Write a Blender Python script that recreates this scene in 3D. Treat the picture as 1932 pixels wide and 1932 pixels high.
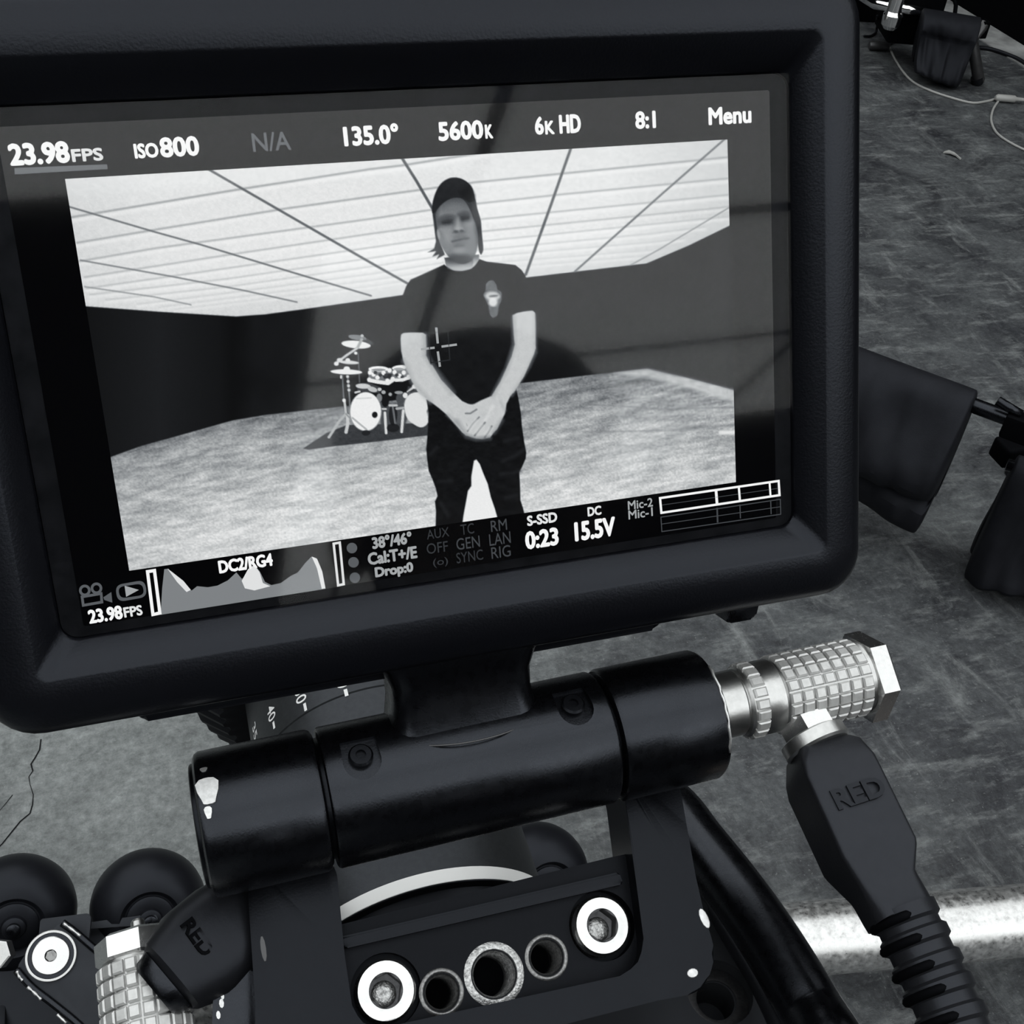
import bpy, bmesh, math, random
import numpy as np
from mathutils import Vector, Matrix
random.seed(7); rng = np.random.default_rng(7)
for o in list(bpy.data.objects): bpy.data.objects.remove(o)
scene = bpy.context.scene
COL = scene.collection

# ------------------------------------------------------------------ camera
CAMPOS = np.array([0.0, 0.0, 1.2])
MW = np.array([[0.95562, 0.13897, -0.25977],      # camera axes -> world axes
               [-0.28548, 0.65456, -0.70004],
               [0.07275, 0.74313, 0.66518]])
U_, S_, V_ = np.linalg.svd(MW); MW = U_ @ V_
FPX = 2150.0                                       # focal length in pixels of a 1932 px frame
cd = bpy.data.cameras.new('camera'); cam = bpy.data.objects.new('camera', cd); COL.objects.link(cam)
m4 = Matrix([[*MW[0], CAMPOS[0]], [*MW[1], CAMPOS[1]], [*MW[2], CAMPOS[2]], [0, 0, 0, 1]])
cam.matrix_world = m4
cd.sensor_fit = 'HORIZONTAL'; cd.sensor_width = 36.0; cd.lens = FPX / 1932 * 36.0
cd.clip_start = 0.01; cd.clip_end = 100
scene.camera = cam

# ------------------------------------------------------------------ world + exposure
w = bpy.data.worlds.new('world'); scene.world = w; w.use_nodes = True
w.node_tree.nodes['Background'].inputs[0].default_value = (0.004, 0.0043, 0.005, 1)
w.node_tree.nodes['Background'].inputs[1].default_value = 1.0
scene.view_settings.view_transform = 'Standard'; scene.view_settings.look = 'None'
scene.view_settings.gamma = 1.0; scene.view_settings.use_curve_mapping = False
scene.view_settings.exposure = 0.0
PANEL_STRENGTH = 1.75          # overhead and over the stage
REAR_STRENGTH = 2.5             # the rows behind the operator run brighter

# ------------------------------------------------------------------ ray helpers (where a line of sight meets a surface of the place)
def ray(x, y):
    v = MW @ np.array([(x - 966) / FPX, -(y - 966) / FPX, -1.0]); return v / np.linalg.norm(v)
def on_z(x, y, z):
    d = ray(x, y); return CAMPOS + d * ((z - CAMPOS[2]) / d[2])
def on_y(x, y, yy):
    d = ray(x, y); return CAMPOS + d * ((yy - CAMPOS[1]) / d[1])
def at(x, y, dist): return CAMPOS + ray(x, y) * dist

class Frame:
    """local frame: origin and three axes, coordinates in millimetres"""
    def __init__(s, o, a, b, c): s.o = np.array(o, float); s.A = np.stack([a, b, c]).astype(float)
    def __call__(s, p): return s.o + (np.asarray(p, float) / 1000.0) @ s.A
    def hit(s, x, y, cz):
        d = ray(x, y); n = s.A[2]; p0 = s.o + n * cz / 1000; k = ((p0 - CAMPOS) @ n) / (d @ n)
        q = (CAMPOS + d * k - s.o) * 1000; return np.array([q @ s.A[0], q @ s.A[1]])
MON = Frame((0.0357, 0.1323, 1.1083), (1, 0, 0), (0, 0.4794, 0.8776), (0, -0.8776, 0.4794))
camm = (MON.A @ (CAMPOS - MON.o)) * 1000           # eye in the monitor frame
HV, HW_, HR = -67.5, -5.1, 11.0                    # hinge axis (v, w) and radius in the monitor frame
_ph = math.radians(38)
_c = MON.A[1] * math.sin(_ph) + MON.A[2] * math.cos(_ph); _b = MON.A[1] * math.cos(_ph) - MON.A[2] * math.sin(_ph)
_o = MON((0, camm[1], camm[2])) - _c * 0.194
BRK = Frame(_o, (1, 0, 0), _b, _c)                 # bracket frame (u, s, c)

# ------------------------------------------------------------------ materials
def srgb(g):
    g = np.asarray(g, float) / 255.0
    return np.where(g <= 0.04045, g / 12.92, ((g + 0.055) / 1.055) ** 2.4)
def tint(g):
    """grey value of the toned photograph -> its cool linear colour"""
    g = np.asarray(g, float); k = 1 - g / 255.0
    return np.stack([srgb(g * (1 - 0.05 * k)), srgb(g * (1 + 0.005 * k)), srgb(g * (1 + 0.10 * k * k))], -1)
def newmat(name):
    m = bpy.data.materials.new(name); m.use_nodes = True; return m, m.node_tree, m.node_tree.nodes['Principled BSDF']
def N(nt, kind, **kw):
    n = nt.nodes.new(kind)
    for k, v in kw.items():
        if k in n.inputs: n.inputs[k].default_value = v
        else: setattr(n, k, v)
    return n
def ramp(nt, src, stops):
    r = nt.nodes.new('ShaderNodeValToRGB'); e = r.color_ramp.elements
    while len(e) < len(stops): e.new(0.5)
    for el, (p, c) in zip(e, stops):
        el.position = p; el.color = (*c, 1) if not np.isscalar(c) else (c, c, c, 1)
    nt.links.new(src, r.inputs[0]); return r.outputs[0]
def mat(name, col, rough=0.5, metal=0.0, spec=0.5, var=0.0, scale=200.0, bump=0.0, bscale=None, rvar=0.0, detail=4):
    m, nt, b = newmat(name); col = np.asarray(col, float)
    b.inputs['Base Color'].default_value = (*col, 1); b.inputs['Roughness'].default_value = rough
    b.inputs['Metallic'].default_value = metal; b.inputs['Specular IOR Level'].default_value = spec
    if metal < 0.1 and col.max() < 0.04: b.inputs['Specular Tint'].default_value = (0.80, 0.86, 1.0, 1)
    tc = N(nt, 'ShaderNodeTexCoord')
    if var or rvar:
        nz = N(nt, 'ShaderNodeTexNoise', Scale=scale, Detail=detail, Roughness=0.6)
        nt.links.new(tc.outputs['Object'], nz.inputs['Vector'])
        if var:
            lo, hi = np.clip(col * (1 - var), 0, 1), np.clip(col * (1 + var), 0, 1)
            nt.links.new(ramp(nt, nz.outputs[0], [(0.3, lo), (0.7, hi)]), b.inputs['Base Color'])
        if rvar:
            nt.links.new(ramp(nt, nz.outputs[0], [(0.3, max(0, rough - rvar)), (0.7, min(1, rough + rvar))]), b.inputs['Roughness'])
    if bump:
        n2 = N(nt, 'ShaderNodeTexNoise', Scale=bscale or scale, Detail=3)
        nt.links.new(tc.outputs['Object'], n2.inputs['Vector'])
        bp = N(nt, 'ShaderNodeBump', Strength=bump, Distance=0.0004)
        nt.links.new(n2.outputs[0], bp.inputs['Height']); nt.links.new(bp.outputs[0], b.inputs['Normal'])
    return m
def emit(name, g, strength=1.0):
    m, nt, b = newmat(name); c = tint(g); m.cycles.emission_sampling = 'NONE'
    b.inputs['Base Color'].default_value = (0, 0, 0, 1); b.inputs['Specular IOR Level'].default_value = 0.22
    b.inputs['Roughness'].default_value = 0.06
    b.inputs['Emission Color'].default_value = (*c, 1); b.inputs['Emission Strength'].default_value = strength
    return m
K = {}
K['housing'] = mat('black_soft_plastic', (0.0024, 0.0025, 0.0036), 0.34, spec=0.30, var=0.15, scale=900, bump=0.10, bscale=2500)
K['anod'] = mat('black_anodised_metal', (0.0012, 0.0012, 0.0016), 0.28, spec=0.44, var=0.2, scale=600, bump=0.05, bscale=3000, rvar=0.04)
K['anod2'] = mat('black_painted_metal', (0.0014, 0.0015, 0.0020), 0.34, spec=0.21, var=0.2, scale=500, bump=0.06, bscale=2500)
K['worn'] = mat('bare_worn_metal', (0.6, 0.6, 0.6), 0.35, metal=0.8, var=0.15, scale=1500)
K['steel'] = mat('bright_steel', (0.66, 0.66, 0.655), 0.26, metal=1.0, var=0.05, scale=1200, rvar=0.02)
K['satin'] = mat('satin_nickel', (0.52, 0.52, 0.515), 0.34, metal=1.0, var=0.08, scale=900, bump=0.05, bscale=2000)
K['knurl'] = mat('satin_knurled_nickel', (0.55, 0.55, 0.545), 0.44, metal=0.6, var=0.10, scale=900)
K['darkmetal'] = mat('dark_bare_metal', (0.05, 0.05, 0.053), 0.35, metal=0.8, var=0.3, scale=1500)
K['thread2'] = mat('worn_thread_metal', (0.40, 0.40, 0.40), 0.38, metal=0.9, var=0.6, scale=2200, bump=0.4, bscale=3000)
K['thread'] = mat('raw_thread_metal', (0.20, 0.20, 0.20), 0.35, metal=0.9, var=0.5, scale=2500)
K['rubber'] = mat('black_rubber', (0.0060, 0.0062, 0.0074), 0.45, spec=0.28, var=0.15, scale=500, bump=0.06, bscale=1800)
K['rubber2'] = mat('dark_rubber_boot', (0.0110, 0.0114, 0.0132), 0.42, spec=0.30, var=0.12, scale=500, bump=0.08, bscale=2000)
K['wheel'] = mat('matt_rubber_wheel', (0.0060, 0.0063, 0.0080), 0.42, spec=0.24, var=0.15, scale=60)
K['black'] = mat('deep_black', (0.0012, 0.0012, 0.0015), 0.7, spec=0.06)
K['lensgrey'] = mat('lens_barrel_black', (0.022, 0.0235, 0.0245), 0.40, spec=0.35, var=0.2, scale=700, bump=0.06, bscale=3000)
K['lensblack'] = mat('lens_ribbed_rubber', (0.004, 0.004, 0.0048), 0.45, spec=0.25)
K['white'] = mat('white_enamel', (0.93, 0.93, 0.92), 0.25, spec=0.6)
K['chrome'] = mat('chrome', (0.9, 0.9, 0.9), 0.10, metal=1.0)
K['bag'] = mat('black_nylon_cloth', (0.0075, 0.0077, 0.0095), 0.62, spec=0.2, var=0.25, scale=40, bump=0.4, bscale=700)
K['stand'] = mat('grey_stand_tube', (0.075, 0.075, 0.078), 0.35, metal=0.6, var=0.2, scale=30)
K['whitecable'] = mat('white_cable_jacket', (0.34, 0.34, 0.33), 0.45)
K['blackcable'] = mat('black_cable_jacket', (0.004, 0.004, 0.005), 0.5, spec=0.25)
K['wall'] = mat('black_wall_paint', (0.0016, 0.0016, 0.0019), 0.85, spec=0.04, var=0.3, scale=2)
K['rail'] = mat('scuffed_aluminium_tube', (0.64, 0.64, 0.635), 0.36, metal=0.9, var=0.35, scale=160, bump=0.5, bscale=160, rvar=0.15, detail=8)
K['dolly'] = mat('black_dolly_steel', (0.0040, 0.0042, 0.0048), 0.42, spec=0.26, var=0.3, scale=60, bump=0.08, bscale=400)
K['dollygrey'] = mat('dark_grey_dolly_steel', (0.0150, 0.0158, 0.0175), 0.46, spec=0.26, var=0.25, scale=40)

# ------------------------------------------------------------------ object helpers
def thing(name, base, label, cat, group=None, kind=None):
    o = bpy.data.objects.new(name, None); COL.objects.link(o); o.location = Vector(base); o.empty_display_size = 0.02
    o['label'] = label
    if kind: o['kind'] = kind
    if cat: o['category'] = cat
    if group: o['group'] = group
    o['_base'] = [float(v) for v in base]
    return o
def world_base(p):
    b = np.zeros(3)
    while p is not None: b += np.array(p.location); p = p.parent
    return b
def link(name, me, material, parent=None, smooth=30, label=None):
    """mesh given in world coordinates -> object under its parent (or top level)"""
    o = bpy.data.objects.new(name, me); COL.objects.link(o)
    if parent is not None:
        b = world_base(parent); me.transform(Matrix.Translation(Vector(-b))); o.parent = parent
    if material is not None: me.materials.append(K[material] if isinstance(material, str) else material)
    if smooth is not None and len(me.polygons):
        me.shade_smooth()
        if smooth < 179: me.set_sharp_from_angle(angle=math.radians(smooth))
    if label: o['label'] = label
    return o
def origin_to(o, p):
    """top-level mesh: move its origin to p, geometry stays"""
    p = Vector(p); o.data.transform(Matrix.Translation(-p)); o.location = p
def tag(o, label, cat, group=None):
    o['label'] = label; o['category'] = cat
    if group: o['group'] = group
    return o
def pmesh(verts, faces):
    me = bpy.data.meshes.new('m'); me.from_pydata([tuple(map(float, v)) for v in verts], [], [tuple(f) for f in faces]); me.update(); return me
def bmesh_fix(me):
    bm = bmesh.new(); bm.from_mesh(me); bmesh.ops.remove_doubles(bm, verts=bm.verts, dist=1e-7)
    bmesh.ops.recalc_face_normals(bm, faces=bm.faces); bm.to_mesh(me); bm.free(); return me
def loft(loops, closed=True, cap0=True, cap1=True):
    n = len(loops[0]); V = [p for l in loops for p in l]; F = []
    for i in range(len(loops) - 1):
        for j in range(n if closed else n - 1):
            a = i * n + j; b = i * n + (j + 1) % n; F.append((a, b, b + n, a + n))
    if cap0: F.append(tuple(range(n))[::-1])
    if cap1: F.append(tuple((len(loops) - 1) * n + j for j in range(n)))
    return bmesh_fix(pmesh(V, F))
def basis(d):
    d = np.asarray(d, float); d = d / np.linalg.norm(d)
    h = np.array([0, 0, 1.0]) if abs(d[2]) < 0.9 else np.array([1.0, 0, 0])
    a = np.cross(h, d); a /= np.linalg.norm(a); return a, np.cross(d, a), d
def lathe(o, d, prof, seg=48, cap0=True, cap1=True, ref=None):
    """prof: list of (distance along d, radius) in metres"""
    a, b, d = basis(d); o = np.asarray(o, float)
    if ref is not None:
        r = np.asarray(ref, float); a = r - d * (r @ d); a /= np.linalg.norm(a); b = np.cross(d, a)
    loops = [[o + d * t + r * (a * math.cos(2 * math.pi * k / seg) + b * math.sin(2 * math.pi * k / seg)) for k in range(seg)] for t, r in prof]
    return loft(loops, True, cap0, cap1)
def smooth_path(pts, n=12):
    P = [np.asarray(p, float) for p in pts]; P = [2 * P[0] - P[1]] + P + [2 * P[-1] - P[-2]]; out = []
    for i in range(1, len(P) - 2):
        for k in range(n):
            t = k / n; p0, p1, p2, p3 = P[i - 1], P[i], P[i + 1], P[i + 2]
            out.append(0.5 * (2 * p1 + (p2 - p0) * t + (2 * p0 - 5 * p1 + 4 * p2 - p3) * t * t + (3 * p1 - p0 - 3 * p2 + p3) * t ** 3))
    out.append(P[-2]); return out
def tube(path, radius, seg=12, shape=None, up=None):
    """radius: number or function of 0..1; shape: list of unit 2-D points for the cross-section"""
    P = [np.asarray(p, float) for p in path]; loops = []; n = len(P)
    T0 = P[1] - P[0]; T0 /= np.linalg.norm(T0)
    if up is None: a = basis(T0)[0]
    else: a = np.asarray(up, float); a = a - T0 * (a @ T0); a /= np.linalg.norm(a)
    sh = shape or [(math.cos(2 * math.pi * k / seg), math.sin(2 * math.pi * k / seg)) for k in range(seg)]
    for i in range(n):
        T = P[min(i + 1, n - 1)] - P[max(i - 1, 0)]; T /= np.linalg.norm(T)
        a = a - T * (a @ T); a /= np.linalg.norm(a); b = np.cross(T, a)
        r = radius(i / (n - 1)) if callable(radius) else radius
        loops.append([P[i] + r * (x * a + y * b) for x, y in sh])
    me = loft(loops); me.shade_smooth(); return me
def box(fr, lo, hi, bev=0.0, seg=2):
    bm = bmesh.new(); bmesh.ops.create_cube(bm, size=1.0)
    lo = np.asarray(lo, float); hi = np.asarray(hi, float)
    for v in bm.verts: v.co = Vector((np.array(v.co) * (hi - lo) + (lo + hi) / 2))
    if bev: bmesh.ops.bevel(bm, geom=bm.edges[:], offset=bev, segments=seg, profile=0.6, affect='EDGES')
    for v in bm.verts: v.co = Vector(fr(v.co))
    bmesh.ops.recalc_face_normals(bm, faces=bm.faces)
    me = bpy.data.meshes.new('m'); bm.to_mesh(me); bm.free(); return me
WORLD = Frame((0, 0, 0), (1000, 0, 0), (0, 1000, 0), (0, 0, 1000))     # metres
def prism(fr, poly, c0, c1, bev=0.0, seg=2, bev_all=False):
    """polygon in (a,b) of the frame, extruded from c0 to c1 (c1 = outward face), its outward rim bevelled"""
    bm = bmesh.new(); n = len(poly)
    lo = [bm.verts.new((p[0], p[1], c0)) for p in poly]; hi = [bm.verts.new((p[0], p[1], c1)) for p in poly]
    bm.faces.new(lo[::-1]); bm.faces.new(hi)
    for i in range(n): bm.faces.new((lo[i], lo[(i + 1) % n], hi[(i + 1) % n], hi[i]))
    if bev:
        ed = [e for e in bm.edges if (e.verts[0] in hi and e.verts[1] in hi)]
        if bev_all: ed += [e for e in bm.edges if (e.verts[0] in lo and e.verts[1] in lo)]
        bmesh.ops.bevel(bm, geom=ed, offset=bev, segments=seg, profile=0.5, affect='EDGES', clamp_overlap=True)
    for v in bm.verts: v.co = Vector(fr(v.co))
    bmesh.ops.recalc_face_normals(bm, faces=bm.faces)
    me = bpy.data.meshes.new('m'); bm.to_mesh(me); bm.free(); return me
def merge(*mes):
    bm = bmesh.new()
    for m in mes: bm.from_mesh(m); bpy.data.meshes.remove(m)
    me = bpy.data.meshes.new('m'); bm.to_mesh(me); bm.free(); return me
def boolean(me, cutters, op='DIFFERENCE'):
    a = bpy.data.objects.new('a', me); COL.objects.link(a); cs = []
    for c in cutters:
        co = bpy.data.objects.new('c', c); COL.objects.link(co); cs.append(co)
        md = a.modifiers.new('b', 'BOOLEAN'); md.operation = op; md.object = co; md.solver = 'EXACT'
    dg = bpy.context.evaluated_depsgraph_get(); out = bpy.data.meshes.new_from_object(a.evaluated_get(dg))
    for o in [a] + cs:
        d = o.data; bpy.data.objects.remove(o); bpy.data.meshes.remove(d)
    return out
def rrect(u0, u1, v0, v1, r, n=6):
    out = []
    for cx, cy, a0 in ((u1 - r, v1 - r, 0), (u0 + r, v1 - r, 90), (u0 + r, v0 + r, 180), (u1 - r, v0 + r, 270)):
        for k in range(n + 1):
            a = math.radians(a0 + 90 * k / n); out.append((cx + r * math.cos(a), cy + r * math.sin(a)))
    return out
def round_poly(pts, r, n=4):
    """round every corner of a polygon; pts may carry their own radius as third value"""
    P = [np.array(p[:2], float) for p in pts]; out = []
    for i, p in enumerate(P):
        rr = pts[i][2] if len(pts[i]) > 2 else r
        a, b = P[i - 1] - p, P[(i + 1) % len(P)] - p; la, lb = np.linalg.norm(a), np.linalg.norm(b)
        rr = min(rr, la * 0.45, lb * 0.45)
        if rr < 1e-6: out.append(p); continue
        s, e = p + a / la * rr, p + b / lb * rr
        for k in range(n + 1):
            t = k / n; out.append((1 - t) ** 2 * s + 2 * t * (1 - t) * p + t * t * e)
    return out
_txt = {}
def text_mesh(s, bold=0.0):
    if (s, bold) in _txt: return _txt[(s, bold)]
    cu = bpy.data.curves.new('t', 'FONT'); cu.body = s; cu.size = 1.0; cu.offset = bold; cu.resolution_u = 3
    ob = bpy.data.objects.new('t', cu); COL.objects.link(ob)
    dg = bpy.context.evaluated_depsgraph_get(); me = bpy.data.meshes.new_from_object(ob.evaluated_get(dg))
    V = np.array([v.co[:] for v in me.vertices])[:, :2]; F = [tuple(p.vertices) for p in me.polygons]
    bpy.data.objects.remove(ob); bpy.data.curves.remove(cu); bpy.data.meshes.remove(me)
    lo, hi = V.min(0), V.max(0); V = (V - lo) / (hi - lo); _txt[(s, bold)] = (V, F); return V, F

# ================================================================== THE ROOM
def struct(o, label=None):
    o['kind'] = 'structure'
    if label: o['label'] = label
    return o
# --- concrete floor
m, nt, b = newmat('worn_painted_concrete'); K['floor'] = m
tc = N(nt, 'ShaderNodeTexCoord'); OBJ = tc.outputs['Object']
def noise(scale, detail=6, rough=0.6, vec=None, dist=0.0):
    n = N(nt, 'ShaderNodeTexNoise', Scale=scale, Detail=detail, Roughness=rough, Distortion=dist); nt.links.new(vec or OBJ, n.inputs['Vector']); return n.outputs[0]
def mapping(sc, rot=(0, 0, 0)):
    mp = N(nt, 'ShaderNodeMapping'); mp.inputs['Scale'].default_value = sc; mp.inputs['Rotation'].default_value = rot
    nt.links.new(OBJ, mp.inputs['Vector']); return mp.outputs[0]
def mixc(fac, a, bb, kind='MIX'):
    x = N(nt, 'ShaderNodeMix', data_type='RGBA', blend_type=kind)
    for s, v in ((0, fac), (6, a), (7, bb)):
        if hasattr(v, 'node'): nt.links.new(v, x.inputs[s])
        else: x.inputs[s].default_value = v if np.isscalar(v) else (*v, 1)
    return x.outputs[2]
fine = ramp(nt, noise(85, 6, 0.8), [(0.32, 0.0), (0.68, 1.0)])
mid = ramp(nt, noise(6.0, 9, 0.78, dist=0.6), [(0.36, 0.0), (0.64, 1.0)])
big = ramp(nt, noise(1.1, 4, 0.55), [(0.38, 0.0), (0.62, 1.0)])
streak = ramp(nt, noise(9, 7, 0.68, mapping((1.0, 3.6, 1.0), (0, 0, 0.55))), [(0.53, 0.0), (0.72, 1.0)])
streak3 = ramp(nt, noise(5.5, 8, 0.75, mapping((3.2, 1.0, 1.0), (0, 0, 0.12)), 0.5), [(0.55, 0.0), (0.70, 1.0)])
streak2 = ramp(nt, noise(26, 5, 0.7, mapping((1.0, 3.0, 1.0), (0, 0, -0.5))), [(0.56, 0.0), (0.74, 1.0)])
sepx = N(nt, 'ShaderNodeSeparateXYZ'); nt.links.new(OBJ, sepx.inputs[0])
# floor tone turns darker where X is large, edge broken up by noise
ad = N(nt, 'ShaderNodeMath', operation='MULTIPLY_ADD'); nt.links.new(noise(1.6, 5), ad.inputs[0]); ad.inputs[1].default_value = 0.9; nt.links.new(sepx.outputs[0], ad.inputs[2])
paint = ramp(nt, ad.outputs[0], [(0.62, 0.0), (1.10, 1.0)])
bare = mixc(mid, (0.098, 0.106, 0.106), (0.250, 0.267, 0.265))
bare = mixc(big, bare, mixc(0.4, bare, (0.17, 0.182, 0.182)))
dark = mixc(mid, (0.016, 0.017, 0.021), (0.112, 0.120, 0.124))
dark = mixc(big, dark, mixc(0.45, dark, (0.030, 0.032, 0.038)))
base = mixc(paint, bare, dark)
wear = mixc(0.55, (0.30, 0.315, 0.315), (0.22, 0.23, 0.23))
sf = N(nt, 'ShaderNodeMath', operation='MULTIPLY'); nt.links.new(streak, sf.inputs[0]); sf.inputs[1].default_value = 0.60
base = mixc(sf.outputs[0], base, wear)
sf2 = N(nt, 'ShaderNodeMath', operation='MULTIPLY'); nt.links.new(streak2, sf2.inputs[0]); sf2.inputs[1].default_value = 0.38
base = mixc(sf2.outputs[0], base, wear)
sf4 = N(nt, 'ShaderNodeMath', operation='MULTIPLY'); nt.links.new(streak3, sf4.inputs[0]); sf4.inputs[1].default_value = 0.5
base = mixc(sf4.outputs[0], base, wear)
base = mixc(0.85, base, mixc(fine, (0.42, 0.42, 0.43), (1.25, 1.25, 1.25)), 'MULTIPLY')
spk = ramp(nt, noise(210, 3, 0.6), [(0.64, 0.0), (0.70, 1.0)])
sf3 = N(nt, 'ShaderNodeMath', operation='MULTIPLY'); nt.links.new(spk, sf3.inputs[0]); sf3.inputs[1].default_value = 0.22
base = mixc(sf3.outputs[0], base, (0.40, 0.41, 0.41))
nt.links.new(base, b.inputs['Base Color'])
nt.links.new(ramp(nt, noise(12, 6), [(0.3, 0.48), (0.7, 0.72)]), b.inputs['Roughness'])
b.inputs['Specular IOR Level'].default_value = 0.35
bp = N(nt, 'ShaderNodeBump', Strength=0.5, Distance=0.004); nt.links.new(noise(70, 4, 0.7), bp.inputs['Height']); nt.links.new(bp.outputs[0], b.inputs['Normal'])
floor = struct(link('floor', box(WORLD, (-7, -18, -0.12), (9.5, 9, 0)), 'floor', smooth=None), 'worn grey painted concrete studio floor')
# cracks run as narrow broken lines in the concrete
def ribbon(pts, wfun, z=0.0006):
    P = [np.array(p, float) for p in pts]; V = []; F = []
    for i, p in enumerate(P):
        T = P[min(i + 1, len(P) - 1)] - P[max(i - 1, 0)]; T = T[:2] / np.linalg.norm(T[:2]); nn = np.array([-T[1], T[0]]); wd = wfun(i / (len(P) - 1))
        for s in (-1, 1): V.append((p[0] + s * nn[0] * wd, p[1] + s * nn[1] * wd, z))
        if i: F.append((2 * i - 2, 2 * i - 1, 2 * i + 1, 2 * i))
    return pmesh(V, F)
K['crack'] = mat('dark_crack', (0.012, 0.012, 0.013), 0.9, spec=0.0)
cr = [(78, 1395), (76, 1415), (66, 1430), (60, 1442), (62, 1455), (55, 1466), (58, 1480), (63, 1500), (63, 1518), (57, 1535), (40, 1550), (22, 1572), (5, 1592), (-20, 1615)]
link('crack', ribbon([on_z(x + random.uniform(-1.5, 1.5), y, 0) for x, y in cr], lambda t: 0.0003 + 0.0006 * abs(math.sin(5 * t + 0.8))), 'crack', floor, None, 'thin dark crack in the concrete')
cr = [(24, 1500), (8, 1520), (-14, 1545)]
link('crack', ribbon([on_z(x, y, 0) for x, y in cr], lambda t: 0.0005 * (1 - 0.7 * t)), 'crack', floor, None, 'hairline crack in the concrete')

# --- walls
wr = struct(link('wall_right', box(WORLD, (2.72, 2.1, 0), (2.86, 9, 4.1)), 'wall', smooth=None), 'black wall at the right edge of the stage')
struct(link('wall_back', box(WORLD, (-7, -18.1, 0), (9.5, -18, 4.1)), 'wall', smooth=None), 'black wall behind the camera operator')
struct(link('wall_front', box(WORLD, (-7, 9, 0), (9.5, 9.1, 4.1)), 'wall', smooth=None), 'black wall at the far end of the stage')
struct(link('wall_left', box(WORLD, (-7.1, -18, 0), (-7, 9, 4.1)), 'wall', smooth=None), 'black wall on the left of the stage')
# pale painted strip along the foot of the right wall
K['strip'] = mat('pale_floor_paint', (0.26, 0.265, 0.265), 0.6, var=0.65, scale=9, detail=8)
struct(link('trim_1', box(WORLD, (2.60, 2.1, 0.0), (2.72, 9, 0.003)), 'strip', smooth=None), 'pale painted strip along the foot of the black wall')

# --- ceiling of large luminous panels with dark seams between them
K['ceil'] = mat('black_ceiling', (0.005, 0.005, 0.006), 0.9, spec=0.05)
ceil_ = struct(link('ceiling', box(WORLD, (-7, -18, 4.26), (9.5, 9, 4.36)), 'ceil', smooth=None), 'dark studio ceiling carrying luminous panels')
for nm, st_ in (('panel', PANEL_STRENGTH), ('panel_rear', REAR_STRENGTH)):
    m, nt, b = newmat('lit_diffuser_' + nm); K[nm] = m
    b.inputs['Base Color'].default_value = (0.6, 0.6, 0.6, 1); b.inputs['Emission Color'].default_value = (0.97, 1.0, 1.0, 1); b.inputs['Emission Strength'].default_value = st_
XB = [-5.15, -1.75, 1.65, 5.05, 8.45]; YB = [-16.35, -14.2, -12.05, -9.9, -7.75, -5.6, -3.45, -1.3, 0.85, 3.0, 5.15, 7.3]; G = 0.045
rects = []
for j in range(len(YB) - 1):
    for i in range(4):
        x0, x1, y0, y1 = XB[i], XB[i + 1], YB[j], YB[j + 1]
        if y1 <= -5.5 and i == 0: continue
        if y1 < -9.8 and i == 3: continue
        if i == 3 and y0 > -2: continue
        if i == 2 and y0 > 2.5: continue
        if i == 1 and y1 <= -5.5: x0 = 0.83
        if i < 2 and abs(y0 + 5.6) < 0.01: y0 = -5.0
        rects.append((x0 + G, x1 - G, y0 + 0.065, y1 - 0.065))
for (x0, x1, y0, y1) in rects:
    link('light_panel', box(WORLD, (x0, y0, 4.20), (x1, y1, 4.204)), 'panel_rear' if y1 < -3.3 else 'panel', ceil_, None)

# ================================================================== FIELD MONITOR
def M3(l2, wz): return [MON((p[0], p[1], wz)) for p in l2]
mon = thing('field_monitor', MON((0, HV - HR, HW_)), 'black camera monitor showing a man in front of a lit stage, tilted on its hinge', 'monitor')
def mloop(u, vlo, vhi, r, wz): return M3(rrect(-u, u, vlo, vhi, r, 7), wz)
loops = [mloop(60, -41, 42, 5, -17), mloop(64, -44.5, 45, 6, -16), mloop(66.8, -46.6, 47.6, 7, -12.5), mloop(67.6, -47.3, 48.4, 7.2, -8), mloop(67.9, -47.5, 48.6, 7.2, -2.5),
         mloop(67.7, -47.3, 48.5, 7, 0.2), mloop(67.2, -46.6, 48.1, 6.8, 1.8), mloop(66.4, -45.4, 47.4, 6.2, 2.8), mloop(65.0, -43.6, 46.3, 5, 3.3), mloop(62.5, -41.0, 43.5, 3, 3.5),
         mloop(60.4, -38.9, 40.6, 1.6, 3.5), mloop(59.9, -38.4, 40.1, 1.6, 3.35), mloop(56.9, -34.9, 35.5, 2.4, -0.1), mloop(56.6, -34.7, 35.2, 2.4, -0.5), mloop(56.6, -34.7, 35.2, 2.4, -2.2)]
link('housing', loft(loops, cap0=True, cap1=True), 'housing', mon, 40)
# lower back edge of the housing and its little latch
link('rear_shelf', prism(MON, round_poly([(-49, -50.2), (34, -50.2), (35.5, -47), (35.5, -40), (-49, -40)], 1.5), -15, -4.5, 1.0), 'housing', mon, 40)
lt = MON.hit(1392, 1152, -4)
link('latch', prism(MON, round_poly([(lt[0] - 3.2, lt[1] - 1.2), (lt[0] + 2.2, lt[1] - 1.2), (lt[0] + 3.4, lt[1] + 3), (lt[0] - 2, lt[1] + 3)], 0.9), -7, -2, 0.4), 'anod', mon, 40)

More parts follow.
